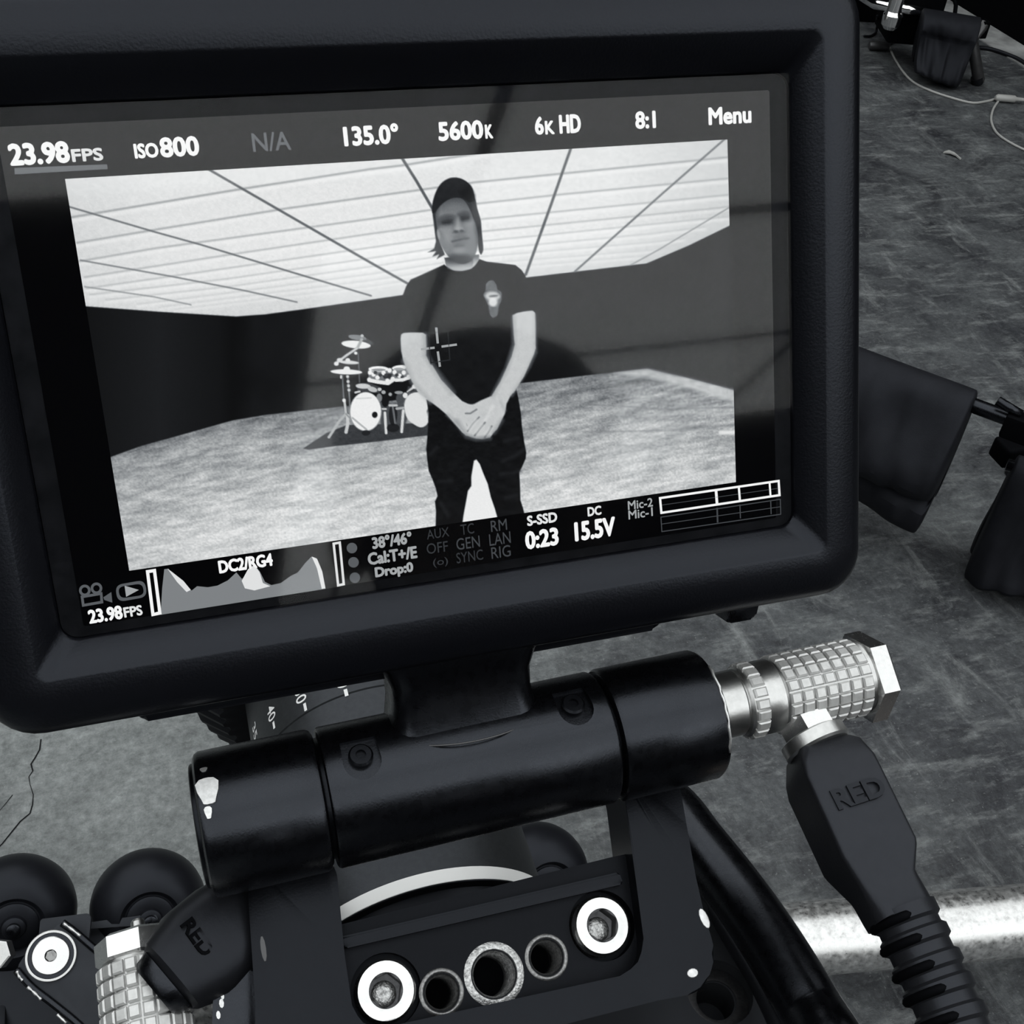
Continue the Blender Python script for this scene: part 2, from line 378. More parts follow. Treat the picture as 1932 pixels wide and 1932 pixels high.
# --- glass pane over the display
m, nt, b = newmat('cover_glass'); K['glass'] = m
nt.nodes.remove(b); out = nt.nodes['Material Output']
tr = N(nt, 'ShaderNodeBsdfTransparent'); gl = N(nt, 'ShaderNodeBsdfGlossy', Roughness=0.03); mx = N(nt, 'ShaderNodeMixShader'); mx.inputs[0].default_value = 0.0045
nt.links.new(tr.outputs[0], mx.inputs[1]); nt.links.new(gl.outputs[0], mx.inputs[2]); nt.links.new(mx.outputs[0], out.inputs[0])
link('glass', box(MON, (-56.4, -34.5, -0.5), (56.4, 35.0, 0.0)), 'glass', mon, None, 'clear cover glass of the display')
# --- display panel: black border and active area
K['border'] = mat('display_border', (0.003, 0.003, 0.0036), 0.55, spec=0.1, var=0.9, scale=350)
link('display_border', prism(MON, rrect(-56.5, 56.5, -34.6, 35.1, 2.3), -2.0, -0.95), 'border', mon, None)
lcd_m, nt, b = newmat('display_black'); b.inputs['Base Color'].default_value = (0.002, 0.002, 0.0025, 1); b.inputs['Roughness'].default_value = 0.06
b.inputs['Specular IOR Level'].default_value = 0.22
def quad(fr, poly, c): return pmesh([fr((p[0], p[1], c)) for p in poly], [tuple(range(len(poly)))])
screen = link('screen', prism(MON, rrect(-53.6, 53.6, -33.1, 32.8, 0.3, 2), -0.95, -0.82), lcd_m, mon, None, 'lit display with a menu bar, a live picture and status readouts')

# --- the live picture: painted on a fine grid that lies flat in the display
PW, PH = 46.5, 46.5 * 9 / 16
NX, NY = 900, 506
gu = np.linspace(-PW, PW, NX + 1); gv = np.linspace(PH, -PH, NY + 1)
GU, GV = np.meshgrid(gu, gv)
Pw = MON.o + (GU[..., None] * MON.A[0] + GV[..., None] * MON.A[1] - 0.78 * MON.A[2]) / 1000.0
q = (Pw - CAMPOS) @ MW                              # where each point of the display is seen: drawing sheet of the picture
X = 966 + FPX * q[..., 0] / -q[..., 2]; Y = 966 - FPX * q[..., 1] / -q[..., 2]
X = X.ravel(); Y = Y.ravel()
IMG = np.full(X.shape, 24.0); MAN = np.zeros_like(IMG); KIT = np.zeros_like(IMG); cur = None
def vnoise(x, y, seed):
    r = np.random.default_rng(seed).random((256, 256)); xi = np.floor(x).astype(int); yi = np.floor(y).astype(int)
    fx = x - xi; fy = y - yi; fx = fx * fx * (3 - 2 * fx); fy = fy * fy * (3 - 2 * fy)
    g = lambda a, c: r[a & 255, c & 255]
    return (g(xi, yi) * (1 - fx) + g(xi + 1, yi) * fx) * (1 - fy) + (g(xi, yi + 1) * (1 - fx) + g(xi + 1, yi + 1) * fx) * fy
def fbm(x, y, seed, o=4): return sum(vnoise(x * 2 ** k, y * 2 ** k, seed + k) * 0.5 ** (k + 1) for k in range(o)) / (1 - 0.5 ** o)
def crm(P, n=5):
    P = np.asarray(P, float); m_ = len(P); out = []
    for i in range(m_):
        p0, p1, p2, p3 = P[i - 1], P[i], P[(i + 1) % m_], P[(i + 2) % m_]
        for k in range(n):
            t = k / n; out.append(0.5 * (2 * p1 + (p2 - p0) * t + (2 * p0 - 5 * p1 + 4 * p2 - p3) * t * t + (3 * p1 - p0 - 3 * p2 + p3) * t ** 3))
    return np.array(out)
def alpha_poly(P, soft):
    x0, y0 = P.min(0) - soft - 1; x1, y1 = P.max(0) + soft + 1
    idx = np.nonzero((X > x0) & (X < x1) & (Y > y0) & (Y < y1))[0]
    if not len(idx): return idx, None
    px, py = X[idx], Y[idx]; d2 = np.full(len(idx), 1e9); ins = np.zeros(len(idx), bool)
    for i in range(len(P)):
        ax, ay = P[i - 1]; bx_, by_ = P[i]; ex, ey = bx_ - ax, by_ - ay; L = ex * ex + ey * ey + 1e-9
        t = np.clip(((px - ax) * ex + (py - ay) * ey) / L, 0, 1)
        d2 = np.minimum(d2, (px - ax - t * ex) ** 2 + (py - ay - t * ey) ** 2)
        c_ = (ay > py) != (by_ > py)
        ins ^= c_ & (px < ex * (py - ay) / (ey if abs(ey) > 1e-9 else 1e-9) + ax)
    sd = np.sqrt(d2) * np.where(ins, -1, 1)
    return idx, np.clip(0.5 - sd / soft, 0, 1)
def put(idx, a, col):
    global IMG
    c_ = col(X[idx], Y[idx]) if callable(col) else col
    IMG[idx] = IMG[idx] * (1 - a) + c_ * a
    if cur is MAN: MAN[idx] = np.maximum(MAN[idx], a)
    elif cur is KIT: KIT[idx] = np.maximum(KIT[idx], a)
def T(o, z):  # sheet read at an enlarged scale
    return lambda pts: [(o[0] + p[0] / z, o[1] + p[1] / z) for p in pts]
def poly(P, col, soft=1.6, op=1.0, curve=False):
    P = crm(P) if curve else np.asarray(P, float)
    idx, a = alpha_poly(P, soft)
    if a is not None: put(idx, a * op, col)
def ell(cx, cy, rx, ry, col, rot=0, soft=1.6, op=1.0):
    t = np.linspace(0, 2 * np.pi, 40, endpoint=False); c_, s_ = math.cos(rot), math.sin(rot)
    poly(np.stack([cx + rx * np.cos(t) * c_ - ry * np.sin(t) * s_, cy + rx * np.cos(t) * s_ + ry * np.sin(t) * c_], 1), col, soft, op)
def line(P, wd, col, soft=1.4, op=1.0):
    P = np.asarray(P, float)
    x0, y0 = P.min(0) - wd - soft - 1; x1, y1 = P.max(0) + wd + soft + 1
    idx = np.nonzero((X > x0) & (X < x1) & (Y > y0) & (Y < y1))[0]
    if not len(idx): return
    px, py = X[idx], Y[idx]; d2 = np.full(len(idx), 1e9)
    for i in range(len(P) - 1):
        ax, ay = P[i]; ex, ey = P[i + 1] - P[i]; L = ex * ex + ey * ey + 1e-9
        t = np.clip(((px - ax) * ex + (py - ay) * ey) / L, 0, 1); d2 = np.minimum(d2, (px - ax - t * ex) ** 2 + (py - ay - t * ey) ** 2)
    put(idx, np.clip(0.5 - (np.sqrt(d2) - wd / 2) / soft, 0, 1) * op, col)

# walls of the pictured stage
IMG[:] = 16 + 10 * fbm(X / 60, Y / 60, 3)
poly([(120, 560), (445, 590), (445, 800), (200, 880)], lambda x, y: 17 + 12 * np.clip(1 - abs(x - 300) / 150, 0, 1), 14)
poly([(425, 590), (470, 590), (465, 800), (430, 800)], 12, 25, 0.6)
# luminous ceiling of the pictured stage
def ceilcol(x, y):
    return 226 + 16 * np.clip((y - 300) / 250, -0.2, 0.6) * np.clip(1.2 - abs(x - 800) / 500, 0, 1) - 22 * np.clip((x - 1150) / 230, 0, 1) - 12 * np.clip((300 - x) / 180, 0, 1) + 14 * (fbm(x / 5, y / 4, 11, 3) - 0.5) - 25 * np.clip((y - 470 - (900 - x) * 0.13) / 90, 0, 1)
CEIL = [(90, 300), (1410, 220), (1410, 408), (1378, 425), (1300, 463), (1220, 497), (1100, 511), (990, 524), (800, 551), (575, 583), (500, 593), (445, 597), (300, 588), (165, 578), (100, 574)]
poly(CEIL, ceilcol, 2.2)
trans = [[(135, 410), (453, 357), (700, 319), (760, 312), (904, 289), (930, 284)], [(146, 458), (308, 431), (543, 393), (700, 371), (824, 354), (896, 344), (1056, 328), (1380, 296)],
         [(150, 493), (290, 469), (700, 413), (813, 396), (904, 384), (1048, 368), (1380, 336)], [(160, 523), (430, 481), (700, 441), (817, 425), (904, 414), (1350, 370), (1380, 367)],
         [(164, 544), (430, 506), (700, 467), (907, 437), (1350, 393), (1380, 389)], [(170, 556), (430, 526), (700, 487), (911, 455), (1230, 423), (1380, 408)],
         [(200, 566), (430, 541), (700, 503), (911, 471), (1230, 441), (1330, 428)], [(260, 574), (430, 553), (700, 517), (911, 484), (1230, 457), (1290, 450)],
         [(300, 580), (430, 563), (700, 529), (911, 497), (1230, 472)], [(330, 584), (430, 572), (700, 540), (911, 508), (1210, 484)]]
for k, L_ in enumerate(trans):
    line(L_, 4.2 - 0.18 * k, 158 + 5 * k, 3.0, 0.85 - 0.05 * k)
    line([(x, y + 7 - 0.4 * k) for x, y in L_], 7 - 0.5 * k, 246, 6, 0.45)
for L_, wd, c_ in (([(391, 318), (700, 496), (762, 531), (800, 552)], 4.6, 98), ([(757, 296), (786, 342), (815, 392)], 5.4, 84), ([(1079, 274), (1040, 385), (992, 518)], 5.2, 88),
                   ([(1370, 260), (1250, 365), (1085, 512)], 3.8, 112), ([(1380, 389), (1243, 471), (1190, 500)], 2.6, 150), ([(130, 390), (290, 437), (380, 462), (572, 520), (700, 558)], 3.4, 112),
                   ([(152, 491), (326, 522), (460, 548), (560, 570)], 3.0, 128), ([(160, 541), (290, 560), (360, 575)], 2.6, 150)):
    line(L_, wd, c_, 2.2, 0.95)
# concrete floor of the pictured stage
FLO = [(180, 873), (210, 862), (265, 842), (330, 824), (440, 793), (500, 783), (570, 775), (700, 761), (860, 741), (990, 722), (1100, 709), (1180, 700), (1220, 696), (1300, 714), (1388, 737), (1430, 748), (1440, 930), (900, 1010), (200, 1110)]
def flocol(x, y):
    depth = np.clip((y - (780 - (x - 500) * 0.1)) / 220, 0, 1)
    g = 112 + 98 * depth ** 0.55
    g = g + 92 * (fbm(x / 34 + y / 60, y / 8 + x / 50, 21, 5) - 0.5) * (1.25 - 0.5 * depth) + 44 * (fbm(x / 3.2, y / 2.6, 31, 2) - 0.5)
    g = g - 34 * np.clip((420 - x) / 220, 0, 1) * (0.4 + 0.6 * fbm(x / 40, y / 14, 41, 3)) - 26 * np.clip((x - 1150) / 180, 0, 1) * fbm(x / 30, y / 18, 51, 3)
    return np.clip(g, 60, 232)
poly(FLO, flocol, 2.0)
poly([(1160, 704), (1222, 696), (1300, 714), (1440, 750), (1440, 775), (1300, 733), (1222, 712)], lambda x, y: 178 + 40 * fbm(x / 8, y / 5, 61, 3), 9, 0.8)
line([(1100, 762), (1250, 772), (1400, 768)], 2, 110, 4, 0.5); line([(1100, 815), (1260, 812), (1400, 800)], 3, 105, 5, 0.45); line([(1360, 816), (1400, 816)], 7, 235, 4, 0.8)

# drum kit on its rug
cur = KIT; t4 = T((560, 600), 7.43)
poly(t4([(90, 1830), (250, 1720), (420, 1610), (700, 1500), (1850, 1470), (1880, 1640), (1100, 1735), (500, 1800), (170, 1845)]), lambda x, y: 50 + 16 * fbm(x / 6, y / 4, 71, 3), 2)
def L4(p, wd, c_, op=1.0): line(t4(p), wd / 7.43, c_, 1.3, op)
def E4(cx, cy, rx, ry, c_, rot=0, op=1.0): (lambda p: ell(p[0], p[1], rx / 7.43, ry / 7.43, c_, rot, 1.5, op))(t4([(cx, cy)])[0])
L4([(860, 480), (880, 900)], 16, 95); L4([(640, 800), (655, 1100), (720, 1350)], 18, 105); L4([(715, 840), (730, 1000), (745, 1230)], 22, 120)
for yy in (820, 890, 950, 1010): E4(712 + (yy - 820) * 0.1, yy, 22, 20, 205)
E4(620, 825, 14, 28, 220); E4(825, 492, 24, 22, 225); L4([(665, 1150), (690, 1345)], 30, 190); E4(662, 1155, 26, 26, 225)
L4([(690, 1345), (600, 1440), (450, 1670)], 38, 178); L4([(712, 1370), (715, 1480), (690, 1600)], 46, 200); L4([(690, 1345), (760, 1420), (960, 1570)], 22, 150)
E4(850, 275, 130, 38, 128, 0.15); E4(915, 248, 22, 22, 190); E4(830, 372, 205, 54, 232, 0.09); E4(1000, 330, 90, 30, 95, 0.4, 0.6)
L4([(545, 640), (700, 520), (850, 420), (910, 300)], 38, 168); L4([(545, 640), (700, 520), (850, 420)], 14, 215); E4(555, 640, 34, 30, 225); E4(600, 590, 40, 30, 215)
E4(735, 622, 135, 26, 212, 0.06); E4(715, 590, 34, 28, 225); E4(695, 755, 222, 36, 232, 0.03); E4(700, 712, 46, 34, 230)
# toms and their hoops
poly(t4([(1010, 700), (1340, 700), (1350, 900), (1200, 925), (1000, 890)]), 118, 2); poly(t4([(1350, 690), (1540, 690), (1580, 860), (1400, 890), (1340, 860)]), 122, 2)
poly(t4([(1190, 780), (1340, 780), (1320, 850), (1220, 850)]), 48, 2)
E4(1145, 715, 140, 40, 238); E4(1145, 728, 100, 20, 150); E4(1440, 695, 105, 34, 238, -0.1); E4(1430, 715, 70, 18, 160)
for (x_, y_) in ((1025, 765), (1075, 790), (1215, 770), (1300, 735), (1130, 835), (1270, 880), (1345, 855), (1370, 760), (1440, 810), (1500, 765), (1568, 825), (1015, 866)): E4(x_, y_, 30, 32, 238)
for (x_, y_) in ((1100, 765), (1170, 800), (1250, 800), (1400, 800), (1480, 830)): E4(x_, y_, 26, 24, 62)
L4([(1020, 872), (1130, 895), (1280, 915), (1345, 870)], 52, 232); L4([(1385, 870), (1480, 868), (1575, 835)], 46, 230)
# bass drums, snare, pedals
poly(t4([(830, 940), (1000, 900), (1150, 960), (1180, 1200), (1500, 1200), (1560, 960), (1700, 960), (1500, 1560), (1180, 1560), (1150, 1050), (850, 1030)]), 70, 3, 0.9)
E4(930, 955, 105, 36, 205, 0.05); E4(1060, 1000, 70, 36, 190, 0.3); L4([(820, 1045), (880, 1030)], 26, 215); E4(1160, 1000, 28, 24, 200)
E4(1240, 1150, 55, 100, 24); E4(1450, 1130, 60, 80, 75); E4(1215, 1040, 30, 26, 170); E4(1310, 1070, 24, 24, 170); E4(1430, 1045, 60, 22, 150); E4(1520, 1085, 34, 40, 225); E4(1155, 1120, 40, 60, 130)
L4([(1560, 1040), (1650, 960)], 40, 200); E4(1650, 960, 34, 34, 235); L4([(1555, 1050), (1640, 1000)], 16, 40)
E4(1350, 1360, 60, 150, 34); L4([(1340, 1210), (1380, 1480)], 26, 110); L4([(1300, 1225), (1400, 1225)], 32, 190); L4([(1200, 1275), (1250, 1275)], 22, 210); L4([(1400, 1270), (1490, 1260)], 34, 170)
E4(965, 1312, 224, 275, 150); E4(965, 1310, 214, 268, 238); L4([(840, 1130), (1040, 1120)], 20, 205, 0.8); E4(1093, 1357, 40, 44, 28); L4([(780, 1400), (900, 1500), (975, 1560)], 26, 180)
poly(t4([(1505, 1250), (1530, 1130), (1600, 1060), (1700, 1040), (1780, 1055), (1822, 1110), (1835, 1180), (1855, 1230), (1820, 1310), (1842, 1420), (1815, 1500), (1730, 1532), (1620, 1475), (1545, 1400)]), 222, 2, curve=True)
L4([(1235, 1330), (1252, 1612)], 36, 218); L4([(1492, 1300), (1470, 1595)], 38, 214); E4(970, 1610, 60, 40, 30, 0, 0.8); E4(1350, 1540, 90, 60, 26, 0, 0.8)

# the man
cur = MAN
u = T((700, 300), 4.83); l = T((700, 650), 4.83)
poly(u([(668, 900), (985, 870), (985, 1000), (830, 1060), (690, 1010)]), lambda x, y: np.clip(96 + 86 * ((y - 300) * 4.83 - 915) / 75 + 40 * ((x - 700) * 4.83 > 930), 84, 186) + 14 * np.clip((x - 880) / 30, -1, 1), 2)                      # neck
poly(u([(553, 460), (590, 470), (605, 600), (612, 700), (640, 790), (672, 870), (640, 890), (600, 912), (620, 870), (560, 890), (592, 840), (520, 850), (575, 815), (592, 750), (580, 660), (568, 560)]), 58, 2.4)   # hair by his cheek
poly(u([(860, 350), (945, 360), (968, 450), (1000, 560), (1008, 650), (1020, 770), (1022, 830), (1002, 872), (982, 830), (972, 760), (950, 640), (915, 520), (885, 430)]), 56, 2, curve=True)
poly(u([(572, 500), (590, 360), (660, 250), (755, 200), (880, 260), (940, 380), (970, 480), (988, 620), (978, 760), (900, 720), (640, 640), (598, 640)]), 52, 2)
FACE = [(588, 500), (630, 430), (690, 380), (760, 355), (830, 362), (885, 430), (922, 520), (955, 600), (974, 690), (975, 770), (958, 850), (928, 910), (870, 952), (800, 952), (745, 925), (690, 870), (645, 800), (612, 715), (600, 620)]
def facecol(x, y):
    fx = (x - 700) * 4.83; fy = (y - 300) * 4.83
    g = 126 - 44 * np.clip((500 - fy) / 140, 0, 1) + 22 * np.exp(-((fx - 690) / 70) ** 2 - ((fy - 700) / 90) ** 2) + 16 * np.exp(-((fx - 905) / 45) ** 2 - ((fy - 650) / 80) ** 2)
    g = g - 55 * np.clip((fy - 850) / 90, 0, 1) - 30 * np.clip((fx - 935 - (fy - 700) * 0.1) / 40, 0, 1) - 34 * np.clip((635 - fx) / 40, 0, 1) * (fy < 640)
    return g + 12 * np.exp(-((fx - 800) / 60) ** 2 - ((fy - 830) / 25) ** 2)
poly(u(FACE), facecol, 2.2, curve=True)
def EU(cx, cy, rx, ry, c_, rot=0, soft=4, op=1.0): (lambda p: ell(p[0], p[1], rx / 4.83, ry / 4.83, c_, rot, soft, op))(u([(cx, cy)])[0])
EU(692, 568, 78, 46, 52, -0.18, 13, 0.8); EU(850, 530, 66, 42, 54, -0.10, 12, 0.8); EU(700, 582, 44, 16, 44, -0.1, 7, 0.7); EU(852, 546, 38, 15, 46, -0.1, 7, 0.7)
EU(690, 528, 66, 16, 78, -0.2, 9, 0.6); EU(848, 498, 58, 15, 78, -0.05, 9, 0.6)
EU(790, 590, 22, 60, 164, 0.05, 9, 0.7); EU(752, 610, 16, 50, 108, 0.05, 8, 0.5); EU(800, 634, 36, 18, 172, 0, 8, 0.7); EU(690, 625, 55, 22, 158, -0.15, 10, 0.5); EU(880, 590, 36, 22, 156, 0.2, 10, 0.5); EU(765, 440, 70, 36, 128, -0.1, 14, 0.5)
EU(775, 662, 20, 12, 62, 0, 4, 0.8); EU(826, 656, 18, 10, 68, 0, 4, 0.75); EU(800, 668, 58, 12, 100, -0.05, 6, 0.5)
line(u([(742, 752), (775, 743), (825, 732), (888, 722)]), 3.0, 70, 4.5, 0.75); EU(812, 765, 60, 14, 118, -0.15, 5, 0.7); EU(810, 712, 60, 14, 110, -0.1, 6, 0.5); EU(805, 792, 46, 12, 96, -0.1, 6, 0.6)
EU(800, 910, 96, 36, 66, -0.06, 12, 0.85); EU(800, 835, 44, 22, 150, 0, 10, 0.6); EU(650, 740, 20, 70, 100, -0.3, 12, 0.4); EU(615, 690, 14, 40, 178, -0.2, 4, 0.6)
poly(u([(556, 480), (560, 400), (590, 300), (635, 225), (695, 182), (755, 168), (820, 178), (880, 212), (922, 262), (942, 325), (946, 372), (905, 395), (880, 385), (840, 362), (760, 352), (690, 378), (625, 430), (580, 490)]), lambda x, y: 30 + 10 * fbm(x / 9, y / 9, 81, 3), 2.0, curve=True)
poly(u([(800, 300), (900, 240), (945, 330), (946, 372), (900, 388), (830, 350)]), 20, 8, 0.7)
# T-shirt
SH = u([(668, 960), (700, 1000), (760, 1018), (830, 1022), (910, 1002), (960, 965), (988, 912), (1050, 935), (1180, 950), (1315, 966), (1370, 1010), (1405, 1060), (1440, 1180), (1475, 1310), (1492, 1380), (1400, 1392), (1290, 1425), (1300, 1600), (1290, 1720)]) + \
     l([(1240, 220), (1180, 340), (1110, 470), (1000, 560), (860, 600), (700, 620), (540, 560), (520, 300), (500, 120)]) + u([(500, 1700), (500, 1582), (380, 1578), (275, 1592), (235, 1588), (255, 1420), (290, 1240), (320, 1160), (360, 1100), (450, 1060), (560, 1010)])
poly(SH, lambda x, y: 17 + 9 * fbm(x / 14, y / 14, 91, 4), 2.0)
line(u([(672, 975), (760, 1030), (830, 1036), (920, 1012), (985, 930)]), 2.2, 10, 2, 0.7)
for p_ in ([(1290, 1420), (1270, 1300), (1290, 1150), (1250, 1060)], [(420, 1560), (400, 1400), (430, 1280)], [(650, 1450), (760, 1520), (900, 1500)], [(1000, 1500), (1150, 1540), (1260, 1500)]): line(u(p_), 4, 9, 7, 0.7)
poly(u([(1042, 1140), (1075, 1110), (1112, 1104), (1145, 1150), (1150, 1190), (1192, 1210), (1190, 1290), (1166, 1340), (1152, 1425), (1112, 1452), (1082, 1420), (1070, 1345), (1040, 1275), (1020, 1235), (1046, 1200)]), lambda x, y: 100 + 50 * (fbm(x / 3, y / 3, 95, 2) - 0.5), 2.2)
EU(1108, 1250, 66, 42, 205, 0.1, 5, 0.9); EU(1112, 1305, 40, 40, 228, 0, 5, 0.9); EU(1118, 1248, 42, 9, 95, -0.1, 3, 0.9)
# trousers with the bright gap between the legs
PA = l([(505, 500), (560, 540), (700, 560), (860, 600), (1100, 520), (1300, 440), (1325, 410), (1345, 500), (1368, 640), (1375, 740), (1395, 880), (1415, 990), (1410, 1040), (1375, 1120), (1352, 1160), (1358, 1290), (1362, 1420), (1385, 1490), (1405, 1570), (1420, 1720), (1150, 1760), (1150, 1590), (1128, 1500), (1090, 1390), (1062, 1270), (1020, 1170), (990, 1090), (960, 1050), (940, 1060), (928, 1130), (916, 1200), (916, 1290), (885, 1335), (870, 1420), (848, 1540), (836, 1620), (830, 1800), (580, 1840), (588, 1660), (592, 1520), (582, 1430), (606, 1380), (590, 1310), (560, 1230), (525, 1150), (512, 1050), (503, 950), (512, 850), (520, 740), (524, 620)])
poly(PA, lambda x, y: 13 + 12 * fbm(x / 10, y / 6, 101, 4), 2.0)
poly(l([(836, 1640), (842, 1570), (870, 1420), (885, 1335), (916, 1290), (916, 1200), (928, 1130), (940, 1060), (960, 1050), (990, 1090), (1020, 1170), (1062, 1270), (1090, 1390), (1128, 1500), (1155, 1590), (1170, 1700), (830, 1740)]), 236, 2.2)
for p_ in ([(1180, 1180), (1290, 1170), (1350, 1150)], [(1200, 1060), (1320, 1010), (1390, 960)], [(540, 1000), (600, 940)], [(1220, 880), (1340, 850)], [(620, 1250), (730, 1240)], [(1230, 1400), (1330, 1370)], [(640, 1450), (700, 1560)]): line(l(p_), 5, 38, 8, 0.7)
# arms and clasped hands
def armcol(x, y): return 194 + 10 * fbm(x / 6, y / 6, 111, 3)
AL = u([(268, 1640), (275, 1598), (300, 1584), (380, 1580), (470, 1582), (500, 1600), (505, 1700), (502, 1790), (540, 1870)]) + l([(560, 190), (640, 320), (740, 430), (830, 515), (900, 548), (960, 575), (965, 600), (900, 640), (870, 720), (900, 800), (870, 832), (830, 800), (760, 720), (690, 640), (620, 580), (520, 505), (430, 440), (370, 330), (320, 220), (292, 140), (275, 60)])
poly(AL, armcol, 2.4)
AR = u([(1290, 1425), (1330, 1402), (1400, 1388), (1470, 1380), (1495, 1400), (1500, 1500), (1500, 1700)]) + l([(1502, 30), (1485, 90), (1440, 190), (1395, 290), (1330, 390), (1270, 470), (1235, 540), (1220, 630), (1185, 700), (1150, 770), (1120, 800), (1085, 848), (1010, 862), (960, 858), (910, 845), (860, 825), (860, 790), (880, 740), (920, 690), (960, 640), (940, 600), (905, 570), (930, 548), (1000, 510), (1100, 468), (1180, 335), (1235, 215), (1280, 110)]) + u([(1310, 1690), (1300, 1600)])
poly(AR, armcol, 2.4)
poly(l([(880, 545), (940, 545), (1040, 600), (1080, 720), (1000, 840), (900, 800), (860, 700)]), armcol, 3)
for L_, wd, c_, op in ((u([(495, 1610), (500, 1790)]) + l([(560, 200), (740, 440)]), 9, 150, 0.6), (l([(300, 150), (380, 340), (540, 520)]), 8, 165, 0.6), (u([(1300, 1440), (1305, 1690)]) + l([(1240, 215), (1110, 470)]), 7, 160, 0.6),
                        (u([(1490, 1420), (1498, 1760)]) + l([(1440, 200), (1280, 460)]), 6, 170, 0.5), (l([(862, 628), (905, 628), (962, 592)]), 2.4, 92, 0.9), (l([(880, 790), (930, 720), (985, 662)]), 2.2, 84, 0.85),
                        (l([(945, 830), (990, 770), (1040, 710)]), 2.4, 80, 0.85), (l([(1035, 850), (1075, 790), (1100, 745)]), 2.6, 86, 0.85), (l([(780, 700), (850, 800)]), 8, 140, 0.6), (l([(870, 835), (960, 862), (1080, 852)]), 7, 110, 0.7), (l([(1190, 690), (1120, 800)]), 7, 140, 0.5),
                        (l([(700, 640), (790, 720)]), 6, 160, 0.6), (l([(1020, 640), (1090, 620)]), 4, 180, 0.5), (l([(1180, 520), (1220, 600)]), 5, 168, 0.5)):
    line(L_, wd, c_, wd * 1.2, op)
for p_ in ([(895, 770), (960, 690)], [(960, 800), (1015, 735)], [(1050, 815), (1085, 765)], [(1040, 690), (1110, 560)]): line(l(p_), 5, 222, 6, 0.6)
cur = None
# grain of the live picture
IMG = np.clip(IMG + rng.normal(0, 2.0, IMG.shape) * (IMG > 40) + rng.normal(0, 0.7, IMG.shape), 2, 250)

COLS = tint(IMG)
m, nt, b = newmat('display_picture'); K['picture'] = m
b.inputs['Base Color'].default_value = (0.001, 0.001, 0.001, 1); b.inputs['Roughness'].default_value = 0.06; b.inputs['Specular IOR Level'].default_value = 0.22; m.cycles.emission_sampling = 'NONE'
at_ = N(nt, 'ShaderNodeVertexColor', layer_name='picture'); nt.links.new(at_.outputs[0], b.inputs['Emission Color']); b.inputs['Emission Strength'].default_value = 1.0
idx = np.arange((NX + 1) * (NY + 1)).reshape(NY + 1, NX + 1)
Q = np.stack([idx[:-1, :-1], idx[1:, :-1], idx[1:, 1:], idx[:-1, 1:]], -1).reshape(-1, 4)
fm = MAN[Q].mean(1) > 0.5; fk = (KIT[Q].mean(1) > 0.5) & ~fm
PV = Pw.reshape(-1, 3)
def picture_part(name, mask, label):
    qs = Q[mask]; used = np.unique(qs); remap = np.zeros(len(PV), int); remap[used] = np.arange(len(used)); qs = remap[qs]
    me = bpy.data.meshes.new('m'); me.vertices.add(len(used)); me.vertices.foreach_set('co', PV[used].astype(np.float32).ravel())
    me.loops.add(qs.size); me.loops.foreach_set('vertex_index', qs.ravel().astype(np.int32))
    me.polygons.add(len(qs)); me.polygons.foreach_set('loop_start', np.arange(0, qs.size, 4, dtype=np.int32))
    me.update(calc_edges=True)
    ca = me.color_attributes.new('picture', 'FLOAT_COLOR', 'POINT'); ca.data.foreach_set('color', np.c_[COLS[used], np.ones(len(used))].astype(np.float32).ravel())
    return link(name, me, 'picture', screen, None, label)
picture_part('displayed_stage', ~(fm | fk), 'bright stage with luminous ceiling shown on the display')
picture_part('displayed_person', fm, 'man in a dark cap and T-shirt with clasped hands shown on the display')
picture_part('displayed_drum_kit', fk, 'white drum kit on a dark rug shown on the display')

# --- menu bar, readouts and overlays of the display
for g in (245, 225, 165, 130, 105, 92, 70, 56, 40): K['ui%d' % g] = emit('display_light_%d' % g, g)
WZ = -0.74
def ui_text(s, bl, br, cap, g=245, bold=0.012, name='screen_text'):
    """bl / br: baseline ends on the display as seen, cap: letter height there"""
    a = MON.hit(*bl, WZ); c_ = MON.hit(*br, WZ); h = MON.hit(bl[0], bl[1] - cap, WZ)[1] - a[1]
    vb = (a[1] + c_[1]) / 2; V, F = text_mesh(s, 0.0); dl_ = bold * 11.0 * (h / 2.6); VV = []; FF = []
    for ox, oy in ((0, 0), (-1, 0), (1, 0), (0, -1), (0, 1), (-0.7, 0.7), (0.7, -0.7), (0.7, 0.7), (-0.7, -0.7)):
        FF += [tuple(i + len(VV) for i in f) for f in F]; VV += [MON((a[0] + dl_ + x * (c_[0] - a[0] - 2 * dl_) + ox * dl_, vb + dl_ + y * (h - 2 * dl_) + oy * dl_, WZ)) for x, y in V]
    me = pmesh(VV, FF)
    link(name, me, 'ui%d' % g, screen, None, 'display text reading ' + s)
def ui_flat(name, polys, g, label=None, wz=None):
    V = []; F = []
    for P_ in polys:
        F.append(tuple(range(len(V), len(V) + len(P_)))); V += [MON((*MON.hit(x, y, WZ), WZ if wz is None else wz)) for x, y in P_]
    link(name, pmesh(V, F), 'ui%d' % g, screen, None, label)
def frame_polys(tl, tr, br, bl, wd):
    P_ = [np.array(p, float) for p in (tl, tr, br, bl)]; c_ = sum(P_) / 4; e1 = (P_[1] - P_[0]); e1 /= np.linalg.norm(e1); e2 = (P_[3] - P_[0]); e2 /= np.linalg.norm(e2)
    I = [P_[0] + (e1 + e2) * wd, P_[1] + (-e1 + e2) * wd, P_[2] - (e1 + e2) * wd, P_[3] + (e1 - e2) * wd]
    return [[tuple(P_[i]), tuple(P_[(i + 1) % 4]), tuple(I[(i + 1) % 4]), tuple(I[i])] for i in range(4)]
